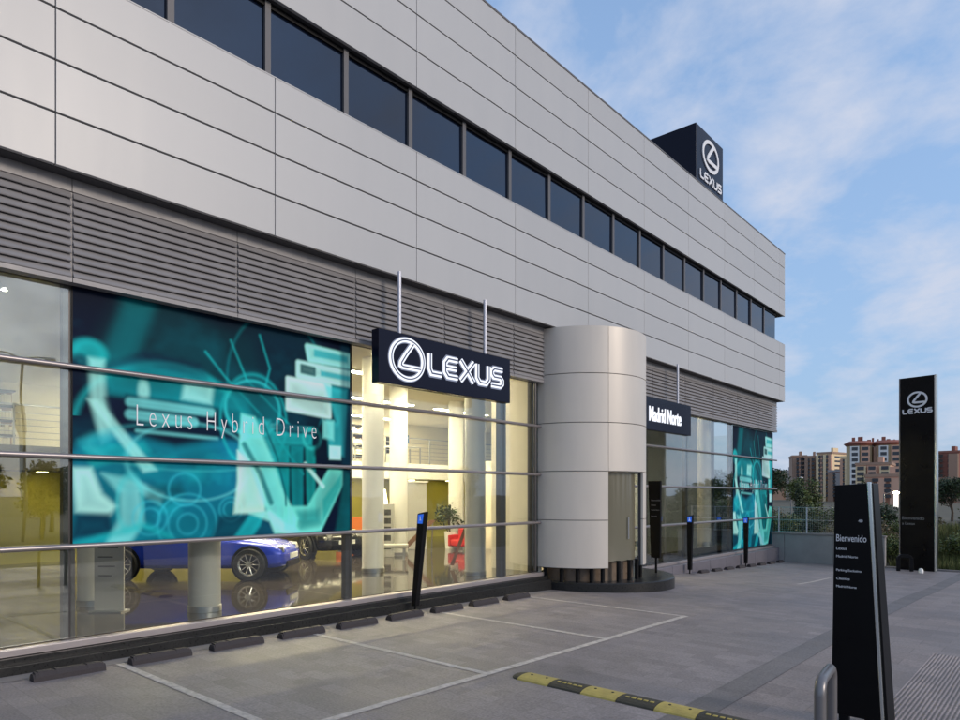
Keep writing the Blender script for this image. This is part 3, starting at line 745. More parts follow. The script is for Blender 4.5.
ft = empty('pylon_sign', (4.52,28.0,gz(28)), R(-11)); tag(ft, 'tallest black pylon sign with white emblem at the far right of the plaza', 'sign')
H_ = 6.80
MB().box(0,1.06,0,.16,.0,H_).build('panel', M['black'], ft, bevel=.01)
MB().box(1.062,1.13,-.01,.18,.0,H_+.01).build('chrome_edge', M['chrome'], ft, bevel=.01)
MB().box(-.04,-.002,-.01,.18,0,H_).build('edge_trim', M['pipe'], ft)
emblem('emblem', M['whitemark'], ft, T2((.54,-.002,H_-.80)), .58, .50, th=.13, d1=.01)
lexus_word('lettering', M['whitemark'], ft, T2((.08,-.002,H_-1.28)), .92, .16, th=.3, d1=.01)
put_text('Bienvenido', 'lettering', M['faintmark'], ft, (.06,-.003,1.78), (1,0,0), (0,0,1), width=.70, depth=.003)
put_text('a Lexus', 'lettering', M['faintmark'], ft, (.06,-.003,1.60), (1,0,0), (0,0,1), width=.40, depth=.003)

# ------------------------------------------------------------------ light bollards
def bollard(x, y, label, lx=.0, ly=.0):
    b = empty('light_bollard', (x,y,gz(y)-.01)); tag(b, label, 'bollard', 'slim black bollards along the plinth')
    MB().hexa([(-.055,-.05,.13),(.055,-.05,.13),(.055,.05,.13),(-.055,.05,.13)],
              [(lx-.09,ly-.05,1.74),(lx+.09,ly-.05,1.78),(lx+.09,ly+.05,1.78),(lx-.09,ly+.05,1.74)]).build('column', M['blacksatin'], b, bevel=.008)
    MB().tube([(-.01,0,0),(0,0,.14)], .022, 8).build('stem', M['blacksatin'], b)
    MB().box(-.13,.13,-.1,.1,0,.012).build('base_plate', M['blacksatin'], b)
    pl = MB().hexa([(lx*.89-.06,ly*.89-.056,1.57),(lx*.89+.06,ly*.89-.056,1.57),(lx*.89+.06,ly*.89-.05,1.57),(lx*.89-.06,ly*.89-.05,1.57)],
              [(lx-.068,ly-.056,1.725),(lx+.068,ly-.056,1.74),(lx+.068,ly-.05,1.74),(lx-.068,ly-.05,1.725)]).build('blue_plate', M['blue'], b)
    s = MB(); cx = lx*.94; cy = ly*.94-.058
    s.quad((cx-.03,cy,1.60),(cx+.035,cy,1.60),(cx+.012,cy,1.66),(cx+.005,cy,1.70),(cx-.012,cy,1.70),(cx-.012,cy,1.65))
    s.build('symbol', M['whitemark'], pl)
    return b
bollard(.47, 8.14, 'leaning slim black bollard with blue plate in front of the glass left of the drum', .06, .13)
bollard(.47, 19.45, 'slim black bollard just right of the entrance drum', 0, .03)
bollard(.47, 24.1, 'slim black bollard in front of the far teal poster', 0, .02)

# ------------------------------------------------------------------ wheel stops
def wheel_stop():
    r = MB(); L_ = .72
    prof = [(-.075,0),(.075,0),(.07,.05),(.04,.10),(-.04,.10),(-.07,.05)]
    # body with notched top
    seg = [(0,.02,.75),(.02,.05,.93),(.05,.19,1),(.19,.22,.92),(.22,.50,1),(.50,.53,.92),(.53,.67,1),(.67,.70,.93),(.70,.72,.75)]
    for a, b, s_ in seg:
        r.prism([(x, a, z*s_) for x, z in prof][::-1], (0,0,0), (0,b-a,0))
    return r.build('wheel_stop', M['rubber'])
ws0 = wheel_stop()
for i in range(9):
    o = ws0 if i == 0 else ws0.copy()
    if i: col.objects.link(o)
    y = 2.28+1.008*i; o.location = (.71, y, gz(y+.3)+.004); o.rotation_euler = (-(gz(y)-gz(y+.7))/.7,0,0)
    tag(o, 'black rubber wheel stop, %s from the left in the near row under the glass' % ordinal(i), 'wheel stop', 'wheel stops along the plinth')
for i in range(9):
    o = ws0.copy(); col.objects.link(o); y = 19.95+1.04*i
    o.location = (.56, y, gz(y+.3)+.004); o.rotation_euler = (-(gz(y)-gz(y+.7))/.7,0,R(0)); o.scale = (1,.8,1)
    tag(o, 'small dark wheel stop at the grey plinth beyond the drum, %s from the drum' % ordinal(i), 'wheel stop', 'wheel stops along the plinth')

# ------------------------------------------------------------------ speed bump: yellow and black blocks
sbp = empty('speed_bump', (0,6.02,gz(6))); tag(sbp, 'yellow and black rubber speed bump lying across the parking lane', 'speed bump')
M['yellow'] = mat('worn_yellow', (.42,.33,.09), .7, noise=.22, nscale=9, bump=.4, bscale=70)
M['bumpblack'] = mat('worn_black', (.04,.036,.025), .7, noise=.25, nscale=9, bump=.5, bscale=70)
xb = [4.36+.405*k for k in range(-0, 9)]
cur = 4.50
def bprof(x, s_=1.): return [(x, .15*math.cos(t)*s_, .045*math.sin(t)*s_) for t in [math.pi*k/8 for k in range(9)]]
e = MB()
for (xa, sa, xc, sc_) in ((4.36,.1,4.39,.6),(4.39,.6,4.44,.88),(4.44,.88,4.50,1)):
    A, C = bprof(xa, sa), bprof(xc, sc_)
    for i in range(8): e.quad(C[i], A[i], A[i+1], C[i+1], smooth=True)
e.build('end_cap', M['bumpblack'], sbp)
for k in range(6):
    e = MB(); A, C = bprof(cur+.003), bprof(cur+.405)
    for i in range(8): e.quad(C[i], A[i], A[i+1], C[i+1], smooth=True)
    e.quad(*A[::-1]); e.quad(*C)
    s_ = e.build('segment', M['yellow'] if k % 2 == 0 else M['bumpblack'], sbp)
    if k % 2:
        for j in range(5): MB().box(cur+.06+.065*j, cur+.10+.065*j, -.05, -.02, .041, .049).build('reflector', M['yellow'], s_)
    else:
        g = MB()
        for j in (.1,.3): g.cyl((cur+j, -.0, .038), .014, .011, 10)
        g.build('bolt', M['bumpblack'], s_)
    cur += .408

# hoop barriers
def arc_pts(cx, z0, r, n=8): pass
def hoop(name, loc, rz, w, h, r, label, cat='barrier', m='pipe', cr=.1):
    o = MB(); pts = [(0,0,0),(0,0,h-cr)]
    for k in range(1,7): t = math.pi/2*k/6; pts.append((0, cr-cr*math.cos(t), h-cr+cr*math.sin(t)))
    for k in range(1,7): t = math.pi/2*k/6; pts.append((0, w-cr+cr*math.sin(t), h-cr+cr*math.cos(t)))
    pts.append((0,w,0)); o.tube(pts, r, 14)
    ob = o.build(name, M[m]); ob.location = loc; ob.rotation_euler = (0,0,rz); tag(ob, label, cat); return ob
hoop('hoop_barrier', (7.87,4.77,-.03), R(6), .50, .81, .036, 'thick grey pipe hoop barrier in the foreground beside the welcome totem', cr=.09)
ub = MB(); ub.box(-.25,-.14,-.06,.06,0,.46); ub.box(.14,.25,-.06,.06,0,.46); ub.prism([(-.22,0,.461),(.22,0,.461),(.22,0,.50),(.13,0,.58),(-.13,0,.58),(-.22,0,.50)], (0,.06,0),(0,-.06,0))
o = ub.build('bike_stand', M['blacksatin'], bevel=.01); o.location = (4.80,27.1,gz(27.1)); o.rotation_euler = (0,0,R(20)); tag(o, 'low black inverted U stand on the paving before the pylon sign', 'bike stand')
sl = MB(); sl.lathe((0,0,0), [(.001,.16),(.05,.15),(.075,.10),(.075,.0)], 16)
o = sl.build('ground_lamp', M['white']); o.location = (5.32,26.75,gz(26.8)); tag(o, 'tiny white ground lamp beside the low black stand', 'lamp')
# small debris dots on paving
# ------------------------------------------------------------------ low wall and mesh fence at the far edge
w_ = empty('concrete_wall', (0,28.35,0)); tag(w_, 'low grey concrete retaining wall at the far edge of the plaza', 'wall')
mb = MB()
for k in range(4): mb.box(-3+1.75*k+.006, -3+1.75*(k+1)-.006, -.1,.15,-1.0,.44)
mb.build('wall_blocks', M['concrete'], w_, bevel=.01)
MB().box(-3.0,4.02,-.13,.18,.442,.50).build('coping', M['kerbstone'], w_)
fz = empty('mesh_fence', (0,28.38,.50)); tag(fz, 'thin grey wire mesh fence standing on the concrete wall', 'fence')
for k in range(7): MB().tube([(-2.9+1.05*k,0,0),(-2.9+1.05*k,0,1.02)], .025, 8).build('post', M['greypost'], fz)
mb = MB()
for z in (.03,.5,1.0): mb.box(-2.9,3.45,-.008,.008,z,z+.022)
k = -2.9
while k < 3.4: mb.box(k,k+.005,-.003,.003,.03,1.0); k += .08
for j in range(12): mb.box(-2.9,3.45,-.0045,-.0035,.05+.08*j,.054+.08*j)
mb.build('wire_mesh', M['steel'], fz)
# kerb at the right of the wall
o = MB().box(4.03,12.9,28.22,28.40,-1,-.60).build('kerb', M['kerbstone']); struct(o)

# ------------------------------------------------------------------ plants
def leaf_cloud(rs, centers, nleaf, size, squash=1.):
    """centers: (x,y,z,r) clumps"""
    mb = MB(); wts = [c[3]**2 for c in centers]; tot = sum(wts)
    for c, w in zip(centers, wts):
        for _ in range(int(nleaf*w/tot)):
            d = Vector((rs.gauss(0,1), rs.gauss(0,1), rs.gauss(0,1))).normalized()
            rr = c[3]*(rs.random()**.38)*rs.uniform(.8,1.12)
            p = Vector((c[0]+d.x*rr, c[1]+d.y*rr, c[2]+d.z*rr*squash))
            s_ = size*rs.uniform(.6,1.4)
            a = Vector((rs.gauss(0,1), rs.gauss(0,1), rs.gauss(0,.6))).normalized(); b = a.cross(d + Vector((rs.gauss(0,.5),rs.gauss(0,.5),rs.gauss(0,.5)))).normalized()
            mb.quad(p-a*s_, p-b*s_*.5, p+a*s_, p+b*s_*.55)
    return mb
def tree_proto(seed, h, cr, nclump, nleaf, leaf, mcrown, columnar=False):
    rs = random.Random(seed); r = empty('tree')
    tr = MB(); th = h*(.22 if columnar else .45)
    tr.tube([(0,0,-.3),(.02*h,0,th*.5),(0,.02*h,th),(.01*h,0,h*.75)], [h*.028,h*.022,h*.017,h*.004], 8)
    cs = []
    for k in range(nclump):
        if columnar:
            z = h*(.1+.88*k/nclump); rad = cr*(1-(k/nclump)**1.6)*rs.uniform(.75,1.1)+.05*cr
            cs.append((rs.gauss(0,cr*.15), rs.gauss(0,cr*.15), z, rad))
        else:
            a = rs.uniform(0,6.28); q = cr*math.sqrt(rs.random())*.85; z = h*rs.uniform(.45,.88)
            q *= 1-.5*max(0,(z/h-.65))/.25
            cs.append((q*math.cos(a), q*math.sin(a), z, cr*rs.uniform(.26,.46)))
            if k < 7: tr.tube([(0,0,th*rs.uniform(.6,1)), (q*math.cos(a)*.5,q*math.sin(a)*.5,z*.75), (q*math.cos(a),q*math.sin(a),z)], [h*.012,h*.008,h*.003], 6)
    tr.build('trunk', M['bark'], r)
    leaf_cloud(rs, cs, nleaf, leaf, 1.2 if columnar else .85).build('crown', mcrown, r)
    return r
def shrub_proto(seed, w, h, nleaf, leaf, m, name='shrub'):
    rs = random.Random(seed)
    cs = [(rs.uniform(-w/2,w/2)*.7, rs.uniform(-w/2,w/2)*.7, h*rs.uniform(.3,.7), h*rs.uniform(.28,.45)) for _ in range(9)]
    r = empty(name); leaf_cloud(rs, cs, nleaf, leaf).build('foliage', m, r)
    st = MB()
    for c in cs[:5]: st.tube([(c[0]*.2,c[1]*.2,-.1),(c[0],c[1],c[2])], [.02*h,.008*h], 5)
    st.build('stem', M['bark'], r)
    return r
def place(proto, first, loc, s=1, rz=0, label='', cat='tree', group=None, name=None, sz=None):
    o = proto if first else copy_tree(proto)
    o.location = loc; o.scale = (s, s, sz or s); o.rotation_euler = (0,0,rz); tag(o, label, cat, group)
    return o
tA = tree_proto(11, 5, 2.3, 18, 5200, .11, M['leafA']); tB = tree_proto(23, 5, 2.1, 16, 5200, .10, M['leafB'])
tC = tree_proto(5, 5, .65, 14, 3000, .08, M['leafB'], True)
G_ = 'trees behind the mesh fence'
# (x, y, proto, scale, label)
spec = [(-9.5,46,tA,.74,'mid green bushy tree nearest the showroom corner behind the fence'),
        (-6.6,44,tB,.66,'dark rounded tree behind the fence and second from the showroom corner'),
        (-9.0,56,tB,.86,'dark tall tree further back near the showroom corner'),
        (-4.0,47,tA,.60,'light green bushy tree in the middle of the fence gap'),
        (-1.3,36.5,tC,.62,'slender dark cypress rising behind the mesh fence'),
        (.3,43,tC,.66,'second slender cypress beside the welcome totem top'),
        (3.4,52,tB,.62,'dark tree between the two black totems'),
        (5.2,50,tA,.5,'small pale green tree left of the pylon sign'),
        (11.2,55,tB,.8,'dark tree right of the pylon sign at the picture edge')]
used = set()
for x, y, pr, s_, lb in spec:
    place(pr, pr.name not in used, (x,y,tz(x,y)-.15), s_, rnd.uniform(0,6), lb, 'tree', G_); used.add(pr.name)
sA = shrub_proto(3, 2.2, 1.15, 2300, .055, M['leafA']); sB = shrub_proto(8, 2.2, 1.1, 2300, .055, M['leafC']); sC = shrub_proto(18, 2.0, 1.2, 2300, .05, M['leafB'])
used = set(); G2 = 'shrubs on the bank behind the plaza'
rowpos = []
k = 0
for row, (yy, x0, x1, n, s0) in enumerate(((30.2,-4.5,3.6,7,1.0),(30.6,4.6,9.6,5,1.05),(33.6,-5.5,10,9,1.15),(38.5,-7.5,10.5,9,1.4))):
    for i in range(n):
        x = x0+(x1-x0)*i/(n-1)+rnd.uniform(-.5,.5); y = yy+rnd.uniform(-.7,.7); pr = (sA,sB,sC)[(i*2+row) % 3]
        kind = {sA.name:'green', sB.name:'dry brownish', sC.name:'dark'}[pr.name]
        where = ('just behind the mesh fence','at the kerb right of the low wall','in the middle of the bank','along the top of the bank')[row]
        place(pr, pr.name not in used, (x,y,tz(x,y)-.05), s0*rnd.uniform(.75,1.1), rnd.uniform(0,6), '%s leafy shrub %s, %s from the left' % (kind, where, ordinal(i)), 'shrub', G2); used.add(pr.name)
gr = MB(); rs = random.Random(2)
for _ in range(26000):
    x = rs.uniform(-4,10.5) if rs.random() < .3 else rs.uniform(4.1,10.5); y = 28.5+9*rs.random()**1.3; z = tz(x,y)
    h = rs.uniform(.12,.38)*(1.3 if rs.random() < .2 else 1); a = rs.uniform(0,6.28); w = .018; dx, dy = math.cos(a)*w, math.sin(a)*w
    l = rs.uniform(-.1,.1); gr.quad((x-dx,y-dy,z-.03),(x+dx,y+dy,z-.03),(x+l,y+l*.6,z+h))
o = gr.build('grass', M['grass']); o['kind'] = 'stuff'

# ------------------------------------------------------------------ distant apartment blocks
CAM = Vector((9.1,0,2.0)); YAW = R(41.2)
FW = Vector((-math.sin(YAW), math.cos(YAW), 0)); RT = Vector((math.cos(YAW), math.sin(YAW), 0))
def brick(name, c): return mat(name, c, .85, noise=.07, nscale=.12, island=.03)
BR = {'br': brick('brown_brick', (.36,.235,.17)), 'pk': brick('pink_brick', (.62,.37,.26)), 'cr': brick('cream_render', (.80,.62,.38)),  # the far blocks' sunlit sides are put into the cream as colour
      'rd': brick('red_brick', (.27,.11,.08)), 'gy': brick('grey_render', (.36,.35,.36)), 'rf': brick('red_roof', (.27,.095,.065)), 'ye': brick('buff_brick', (.50,.38,.22))}
M['farwin'] = mat('far_window', (.03,.035,.045), .15)
M['farframe'] = mat('white_balcony', (.7,.7,.68), .6)
def block(lat0, lat1, dep, ztop, wallm, bays, name, label, rot=0., deep=16, roof='gy', winm='farwin', cols=None, storeys=10, wins=True, zbase=-2):
    """lat = metres to the right of the view axis at distance dep; built in its own axes and turned"""
    w = lat1-lat0; c = CAM + FW*dep + RT*((lat0+lat1)/2); c.z = 0; rot -= math.atan2((lat0+lat1)/2, dep)
    r = empty(name, c, YAW+rot); tag(r, label, 'building', 'apartment blocks on the skyline')
    MB().box(-w/2, w/2, 0, deep, zbase, ztop).build('wall', BR[wallm], r)
    MB().box(-w/2-.3, w/2+.3, -.3, deep+.3, ztop+.02, ztop+.9).build('roof', BR[roof], r)
    fh = (ztop-1)/storeys
    for (a, b, mm, proud) in bays:      # vertical bays as fractions of the front
        MB().box(-w/2+a*w, -w/2+b*w, -proud, -.01, zbase, ztop-.4).build('bay', BR[mm], r)
    if wins and cols:
        for cx, cw in cols:
            for s_ in range(storeys):
                z = 1.2+fh*s_
                if z+fh*.6 > ztop: continue
                f = MB().box(-w/2+cx*w-cw/2, -w/2+cx*w+cw/2, -1.25, -1.15, z, z+fh*.62).build('window', M[winm], r)
    MB().box(w*.1, w*.25, deep*.3, deep*.6, ztop+.92, ztop+3).build('stair_head', BR[wallm], r)
    # right-hand side windows
    for s_ in range(storeys):
        z = 1.2+fh*s_
        if z+fh*.6 > ztop: continue
        MB().box(w/2+.01, w/2+.08, deep*.15, deep*.85, z, z+fh*.4).build('window', M['farwin'], r)
    return r
f_ = 675.
def LL(px, d): return (px-480)/f_*d
def ZZ(py, d): return 2+(495-py)/f_*d
d = 330
block(LL(793,d),LL(806,d),d,ZZ(457,d),'br',[(.05,.3,'br',1),(.42,.58,'pk',1.1),(.66,.95,'br',1)],'apartment_block','brown brick apartment block with one pink stripe, leftmost of the tall ones',.1,roof='br',cols=[(.36,1.2),(.62,1.2),(.8,1.)])
d = 320
block(LL(806,d),LL(819,d),d,ZZ(457.5,d),'br',[(.0,.2,'br',1.2),(.3,.42,'br',1.4),(.72,.98,'br',1)],'apartment_block','plain dark brown apartment block left of the sunlit one',.05,roof='br',cols=[(.25,1.),(.5,1.4)])
d = 312
block(LL(817,d),LL(832,d),d,ZZ(454,d),'cr',[(.02,.22,'cr',1.2),(.3,.42,'pk',1),(.5,.68,'cr',1.4),(.78,.98,'pk',1)],'apartment_block','cream and pink apartment block with bright vertical bays',-.45,roof='br',cols=[(.26,1.),(.46,.9),(.73,1.)])
d = 345
block(LL(832,d),LL(843,d),d,ZZ(458,d),'pk',[(.1,.4,'br',1),(.55,.9,'pk',1)],'apartment_block','pink brick block with a stepped top behind the welcome totem',-.3,roof='pk',cols=[(.48,1.2)])
d = 300
block(LL(829,d),LL(842,d),d,ZZ(472,d),'rd',[(.0,.4,'br',1),(.5,.95,'gy',1)],'apartment_block','low red brick block with a grey half in front of the cream block',-.2,roof='gy',cols=[(.45,1.)],storeys=7)
d = 290
block(LL(841,d),LL(855,d),d,ZZ(458,d),'cr',[(.03,.24,'pk',1.2),(.36,.55,'cr',1.5),(.62,.74,'cr',1),(.82,.98,'pk',1.3)],'apartment_block','sunlit cream block with pink bays above the welcome totem',-.35,roof='cr',cols=[(.3,1.),(.58,1.),(.78,.9)])
d = 400
block(LL(770,d),LL(785,d),d,ZZ(475,d),'br',[(.2,.8,'br',1)],'apartment_block','low distant brown block beside the showroom corner',.1,roof='br',cols=[(.1,1.)],storeys=5)
d = 420
block(LL(784,d),LL(794,d),d,ZZ(471.5,d),'gy',[(.2,.6,'gy',1)],'apartment_block','low distant grey block left of the tall brown ones',.1,roof='gy',cols=[(.7,1.)],storeys=5)
# lobed tower pair
d = 260; c = CAM+FW*d+RT*LL(875.5,d); c.z = 0
r = empty('lobed_tower', c, YAW-.45); tag(r, 'rounded brick twin tower under a red flared roof, left of the pylon sign', 'building', 'apartment blocks on the skyline')
zt_ = ZZ(445,d); ppm = d/f_
for cx, rad in ((-13.2*ppm,12.0*ppm),(12.5*ppm,13.5*ppm)):
    w = MB().lathe((cx,rad,0), [(rad,-2),(rad,zt_)], 12, smooth=False).build('wall', BR['ye'], r)
    MB().lathe((cx,rad,0), [(rad+.2,zt_),(rad+1.0,zt_+.9),(rad*.8,zt_+1.9),(.01,zt_+2.1)], 16, smooth=False).build('roof', BR['rf'], r)
    for off in (-.42,.35):
        xx_ = cx+off*rad*1.0; yf = rad-math.sqrt(max(0,rad*rad-(off*rad)**2))
        MB().box(xx_-1.5, xx_+1.5, yf-1.1, yf+1.5, -2, zt_-.3).build('bay', M['farframe'] if off < 0 else BR['pk'], r)
        for s_ in range(8):
            z = zt_-1.9-2.15*s_
            MB().box(xx_-1.0, xx_+1.0, yf-1.2, yf-1.11, z, z+1.25).build('window', M['farwin'], r)
MB().box(-1.3*ppm,1.6*ppm,2,12,-2,zt_-.5).build('core', BR['br'], r)
rs = random.Random(5)
for k in range(9):
    x = -20*ppm+k*4.6*ppm+rs.uniform(-.5,.5); MB().box(x,x+rs.uniform(.4,1.3),6,8,zt_+1.2,zt_+2.2+rs.uniform(.2,1.7)).build('chimney', BR['rf'], r)
# pale low block in front
d = 225
block(LL(858,d),LL(888,d),d,ZZ(465,d),'pk',[(.0,.3,'cr',1),(.35,.6,'pk',1.2),(.7,1,'cr',1)],'apartment_block','low pale pink block in front of the lobed tower',-.1,roof='br',cols=[(.15,2.),(.48,2),(.85,2)],storeys=6)
d = 190
block(LL(868,d),LL(903,d),d,ZZ(477,d),'pk',[(.0,.2,'br',1),(.3,.5,'pk',1.2),(.6,.9,'pk',1)],'apartment_block','lowest pinkish brick block directly left of the pylon sign',0,roof='br',cols=[(.25,1.6),(.55,1.6)],storeys=4)
d = 280
block(LL(935,d),LL(957,d),d,ZZ(453,d),'rd',[(.0,.25,'gy',.8),(.62,.98,'br',1.4)],'apartment_block','tall red brick block right of the pylon sign',-.2,roof='rd',cols=[(.3,2.),(.75,3)],storeys=9)
d = 240
block(LL(938,d),LL(975,d),d,ZZ(480,d),'pk',[(.0,.15,'pk',1.2),(.25,.4,'pk',1.2),(.5,.65,'br',1.2),(.8,.95,'pk',1.2)],'apartment_block','low pink brick block with ribs at the right picture edge',0,roof='br',cols=[(.2,1.5),(.46,1.5),(.72,1.5)],storeys=4)
d = 330
block(LL(955,d),LL(975,d),d,ZZ(458,d),'gy',[(.1,.4,'gy',1),(.6,.9,'gy',1)],'apartment_block','grey block cut off by the right picture edge',0,roof='gy',cols=[(.5,2.)],storeys=9)

# street lamps behind
def street_lamp(loc, h, label, rz=0, lit=False, double=False):
    r = empty('street_lamp', loc, rz); tag(r, label, 'street lamp')
    MB().tube([(0,0,0),(0,0,h*.5),(0,0,h)], [.09,.07,.05], 10).build('pole', M['pipe'], r)
    for s_ in ((1,-1) if double else (1,)):
        MB().tube([(0,0,h-.05),(.5*s_,0,h+.12),(.95*s_,0,h+.15)], .03, 8).build('arm', M['pipe'], r)
        MB().lathe((1.1*s_,0,h+.08), [(.001,-.08),(.18,-.06),(.26,.0),(.2,.1),(.001,.14)], 14).build('lamp_head', M['white'] if not lit else M['lamp'], r)
    return r
p = CAM+FW*75+RT*LL(791,75); street_lamp((p.x,p.y,-.8), 4.6, 'thin street lamp pole behind the trees left of the welcome totem', YAW)
p = CAM+FW*60+RT*LL(884,60); l1 = street_lamp((p.x,p.y,-.8), 2.9, 'lit street lamp glowing between the two black totems', YAW, True)
p = CAM+FW*60+RT*LL(896.5,60); r = empty('lit_advert', (p.x,p.y,-.6), YAW); tag(r, 'small bright white lit panel just left of the pylon sign', 'sign')
MB().box(-.16,.16,0,.12,1.5,2.6).build('panel', emis('advert_light', (1,.97,.9), 1.3), r); MB().box(-.06,.06,.02,.1,0,1.5).build('post', M['pipe'], r)

# ------------------------------------------------------------------ things across the road, seen mirrored in the glass
tR = tree_proto(31, 6.5, 2.9, 18, 2600, .2, M['leafB'])
first = True
for i, (x, y, s_) in enumerate(((46,4,.8),(50,12,.95),(44,21,.75),(52,29,1),(47,38,.9),(55,47,1.05),(48,57,.95),(54,68,1.1),(50,80,1.1),(58,-5,.9),(40,95,1.15),(42,14.6,.72),(50,17.5,.9),(47,16,.6),(16.5,58,.62),(19,68,.75),(17,77,.7),(23,88,.9),(21,101,1.0),(28,112,1.1),(18,95,.8))):
    place(tR, first, (x,y,-1.05), s_, i*1.3, 'dark leafy tree across the road mirrored in the showroom glass', 'tree', 'trees across the road'); first = False
street_lamp((27,9.47,-.2), 8.5, 'tall double headed street lamp mirrored in the leftmost glass', R(90), double=True)
r = empty('water_tower', (190,51.6,-1)); tag(r, 'pale slim water tower mirrored in the leftmost glass', 'tower')
MB().tube([(0,0,0),(0,0,18)], .8, 16).build('shaft', M['white'], r); MB().lathe((0,0,18), [(.8,0),(1.5,1.5),(1.5,7.5),(1.2,8.2),(.01,8.4)], 20).build('tank', M['white'], r)

# ------------------------------------------------------------------ cars in the showroom
def car(name, loc, rz, paint, label, L_=4.25, W_=1.76, H_c=1.43):
    r = empty(name, loc, rz); tag(r, label, 'car', 'cars on the showroom floor')
    # x forward; stations: x, half width, z bottom, z belt
    st = [(-.5,.60,.42,.80),(-.485,.80,.30,.93),(-.42,.92,.22,.97),(-.30,.97,.20,.95),(-.12,1,.20,.92),(.08,1,.20,.90),(.22,.99,.20,.88),(.34,.97,.20,.82),(.43,.92,.20,.74),(.485,.78,.24,.64),(.5,.60,.32,.55)]
    mb = MB(); n = 12; hw = W_/2
    for (fx, w, zb, zt) in st:
        w *= hw
        ring = [(0,zb),(w*.85,zb),(w*.99,zb+.10),(w,zb+.28),(w*.985,(zb+zt)/2+.08),(w*.95,zt-.06),(w*.84,zt),(0,zt+.03)]
        ring += [(-a,b) for a, b in ring[6:0:-1]]
        n = len(ring); mb.v += [(fx*L_, a, b) for a, b in ring]
    for i in range(len(st)-1):
        for k in range(n):
            k2 = (k+1) % n; mb.f.append((i*n+k, i*n+k2, (i+1)*n+k2, (i+1)*n+k)); mb.sm.append(True)
    mb.f.append(tuple(range(n-1,-1,-1))); mb.sm.append(True); e = (len(st)-1)*n; mb.f.append(tuple(e+k for k in range(n))); mb.sm.append(True)
    mb.build('body', paint, r, sub=1)
    # cabin glass
    cs = [(-.44,.74,.93,.97),(-.33,.80,.92,1.33),(-.15,.82,.90,H_c-.03),(.02,.82,.88,H_c-.02),(.12,.80,.86,H_c-.09),(.30,.76,.84,.88)]
    mb = MB()
    for (fx, w, zb, zt) in cs:
        w *= hw; rw = w*(.74 if zt > 1.1 else .95)
        mb.v += [(fx*L_,-w,zb),(fx*L_,w,zb),(fx*L_,rw,zt),(fx*L_,-rw,zt)]
    for i in range(len(cs)-1):
        for k in range(4): k2 = (k+1) % 4; mb.f.append((i*4+k,i*4+k2,i*4+4+k2,i*4+4+k)); mb.sm.append(False)
    mb.f.append((3,2,1,0)); mb.sm.append(False); mb.f.append((20,21,22,23)); mb.sm.append(False)
    mb.build('cabin_glass', M['carglass'], r, bevel=.03)
    mb = MB()
    for (fx, w, zt) in ((-.36,.60,1.32),(-.30,.60,H_c-.04),(-.10,.62,H_c+.01),(.04,.60,H_c),(.12,.57,H_c-.06)):
        w *= hw; mb.v += [(fx*L_,-w,zt-.04),(fx*L_,w,zt-.04),(fx*L_,w,zt+.015),(fx*L_,-w,zt+.015)]
    for i in range(4):
        for k in range(4): k2 = (k+1) % 4; mb.f.append((i*4+k,i*4+k2,i*4+4+k2,i*4+4+k)); mb.sm.append(False)
    mb.build('roof', paint, r)
    wr = .325
    for sx in (-.27*L_, .345*L_):
        for sy in (-1, 1):
            y = sy*(hw-.10)
            MB().lathe((sx, hw*sy*.995, wr+.01), [(.001,.0),(wr+.055,.0),(wr+.055,.006*sy),(.001,.006*sy)], 28, axis='y').build('wheel_arch', M['blacksatin'], r)
            tw = .11
            tyre = MB().lathe((sx, y-tw+sy*.05, wr), [(wr*.70,0),(wr*.95,0),(wr,.03),(wr,2*tw-.03),(wr*.95,2*tw),(wr*.70,2*tw),(wr*.68,tw)], 32, axis='y').build('wheel', M['tyre'], r)
            ri = MB(); yo = y+sy*(tw+.045)
            ri.lathe((sx, yo-.01*sy, wr), [(wr*.62,-.03*sy),(wr*.74,0.0),(wr*.70,.012*sy),(wr*.60,.0)], 32, axis='y')
            for q in range(10):
                t = 2*math.pi*q/10; ct, s2 = math.cos(t), math.sin(t)
                ri.tube([(sx+.04*ct, yo, wr+.04*s2),(sx+wr*.66*ct, yo, wr+wr*.66*s2)], [.018,.012], 5)
            ri.cyl((sx, yo-.01, wr), .06, .02, 14, axis='y')
            ri.build('rim', M['rim'], tyre)
    for sy in (-1,1):
        MB().hexa([(.475*L_,sy*hw*.55-.12,.56),(.495*L_,sy*hw*.55-.12,.56),(.485*L_,sy*hw*.62+.12,.58),(.45*L_,sy*hw*.62+.12,.58)],
                  [(.455*L_,sy*hw*.55-.12,.68),(.485*L_,sy*hw*.55-.12,.66),(.475*L_,sy*hw*.62+.12,.69),(.43*L_,sy*hw*.62+.12,.71)]).build('headlight', M['steel'], r, bevel=.01)
        MB().box(.12*L_,.16*L_,sy*(hw+.02)-.08,sy*(hw+.02)+.08,.92,1.04).build('mirror', paint, r, bevel=.03)
    MB().box(.497*L_,.505*L_,-.26,.26,.40,.51).build('number_plate', M['white'], r)
    MB().box(.49*L_,.502*L_,-.45,.45,.24,.36).build('grille', M['blacksatin'], r)
    return r
bc = CAM + FW*13.9 + RT*0
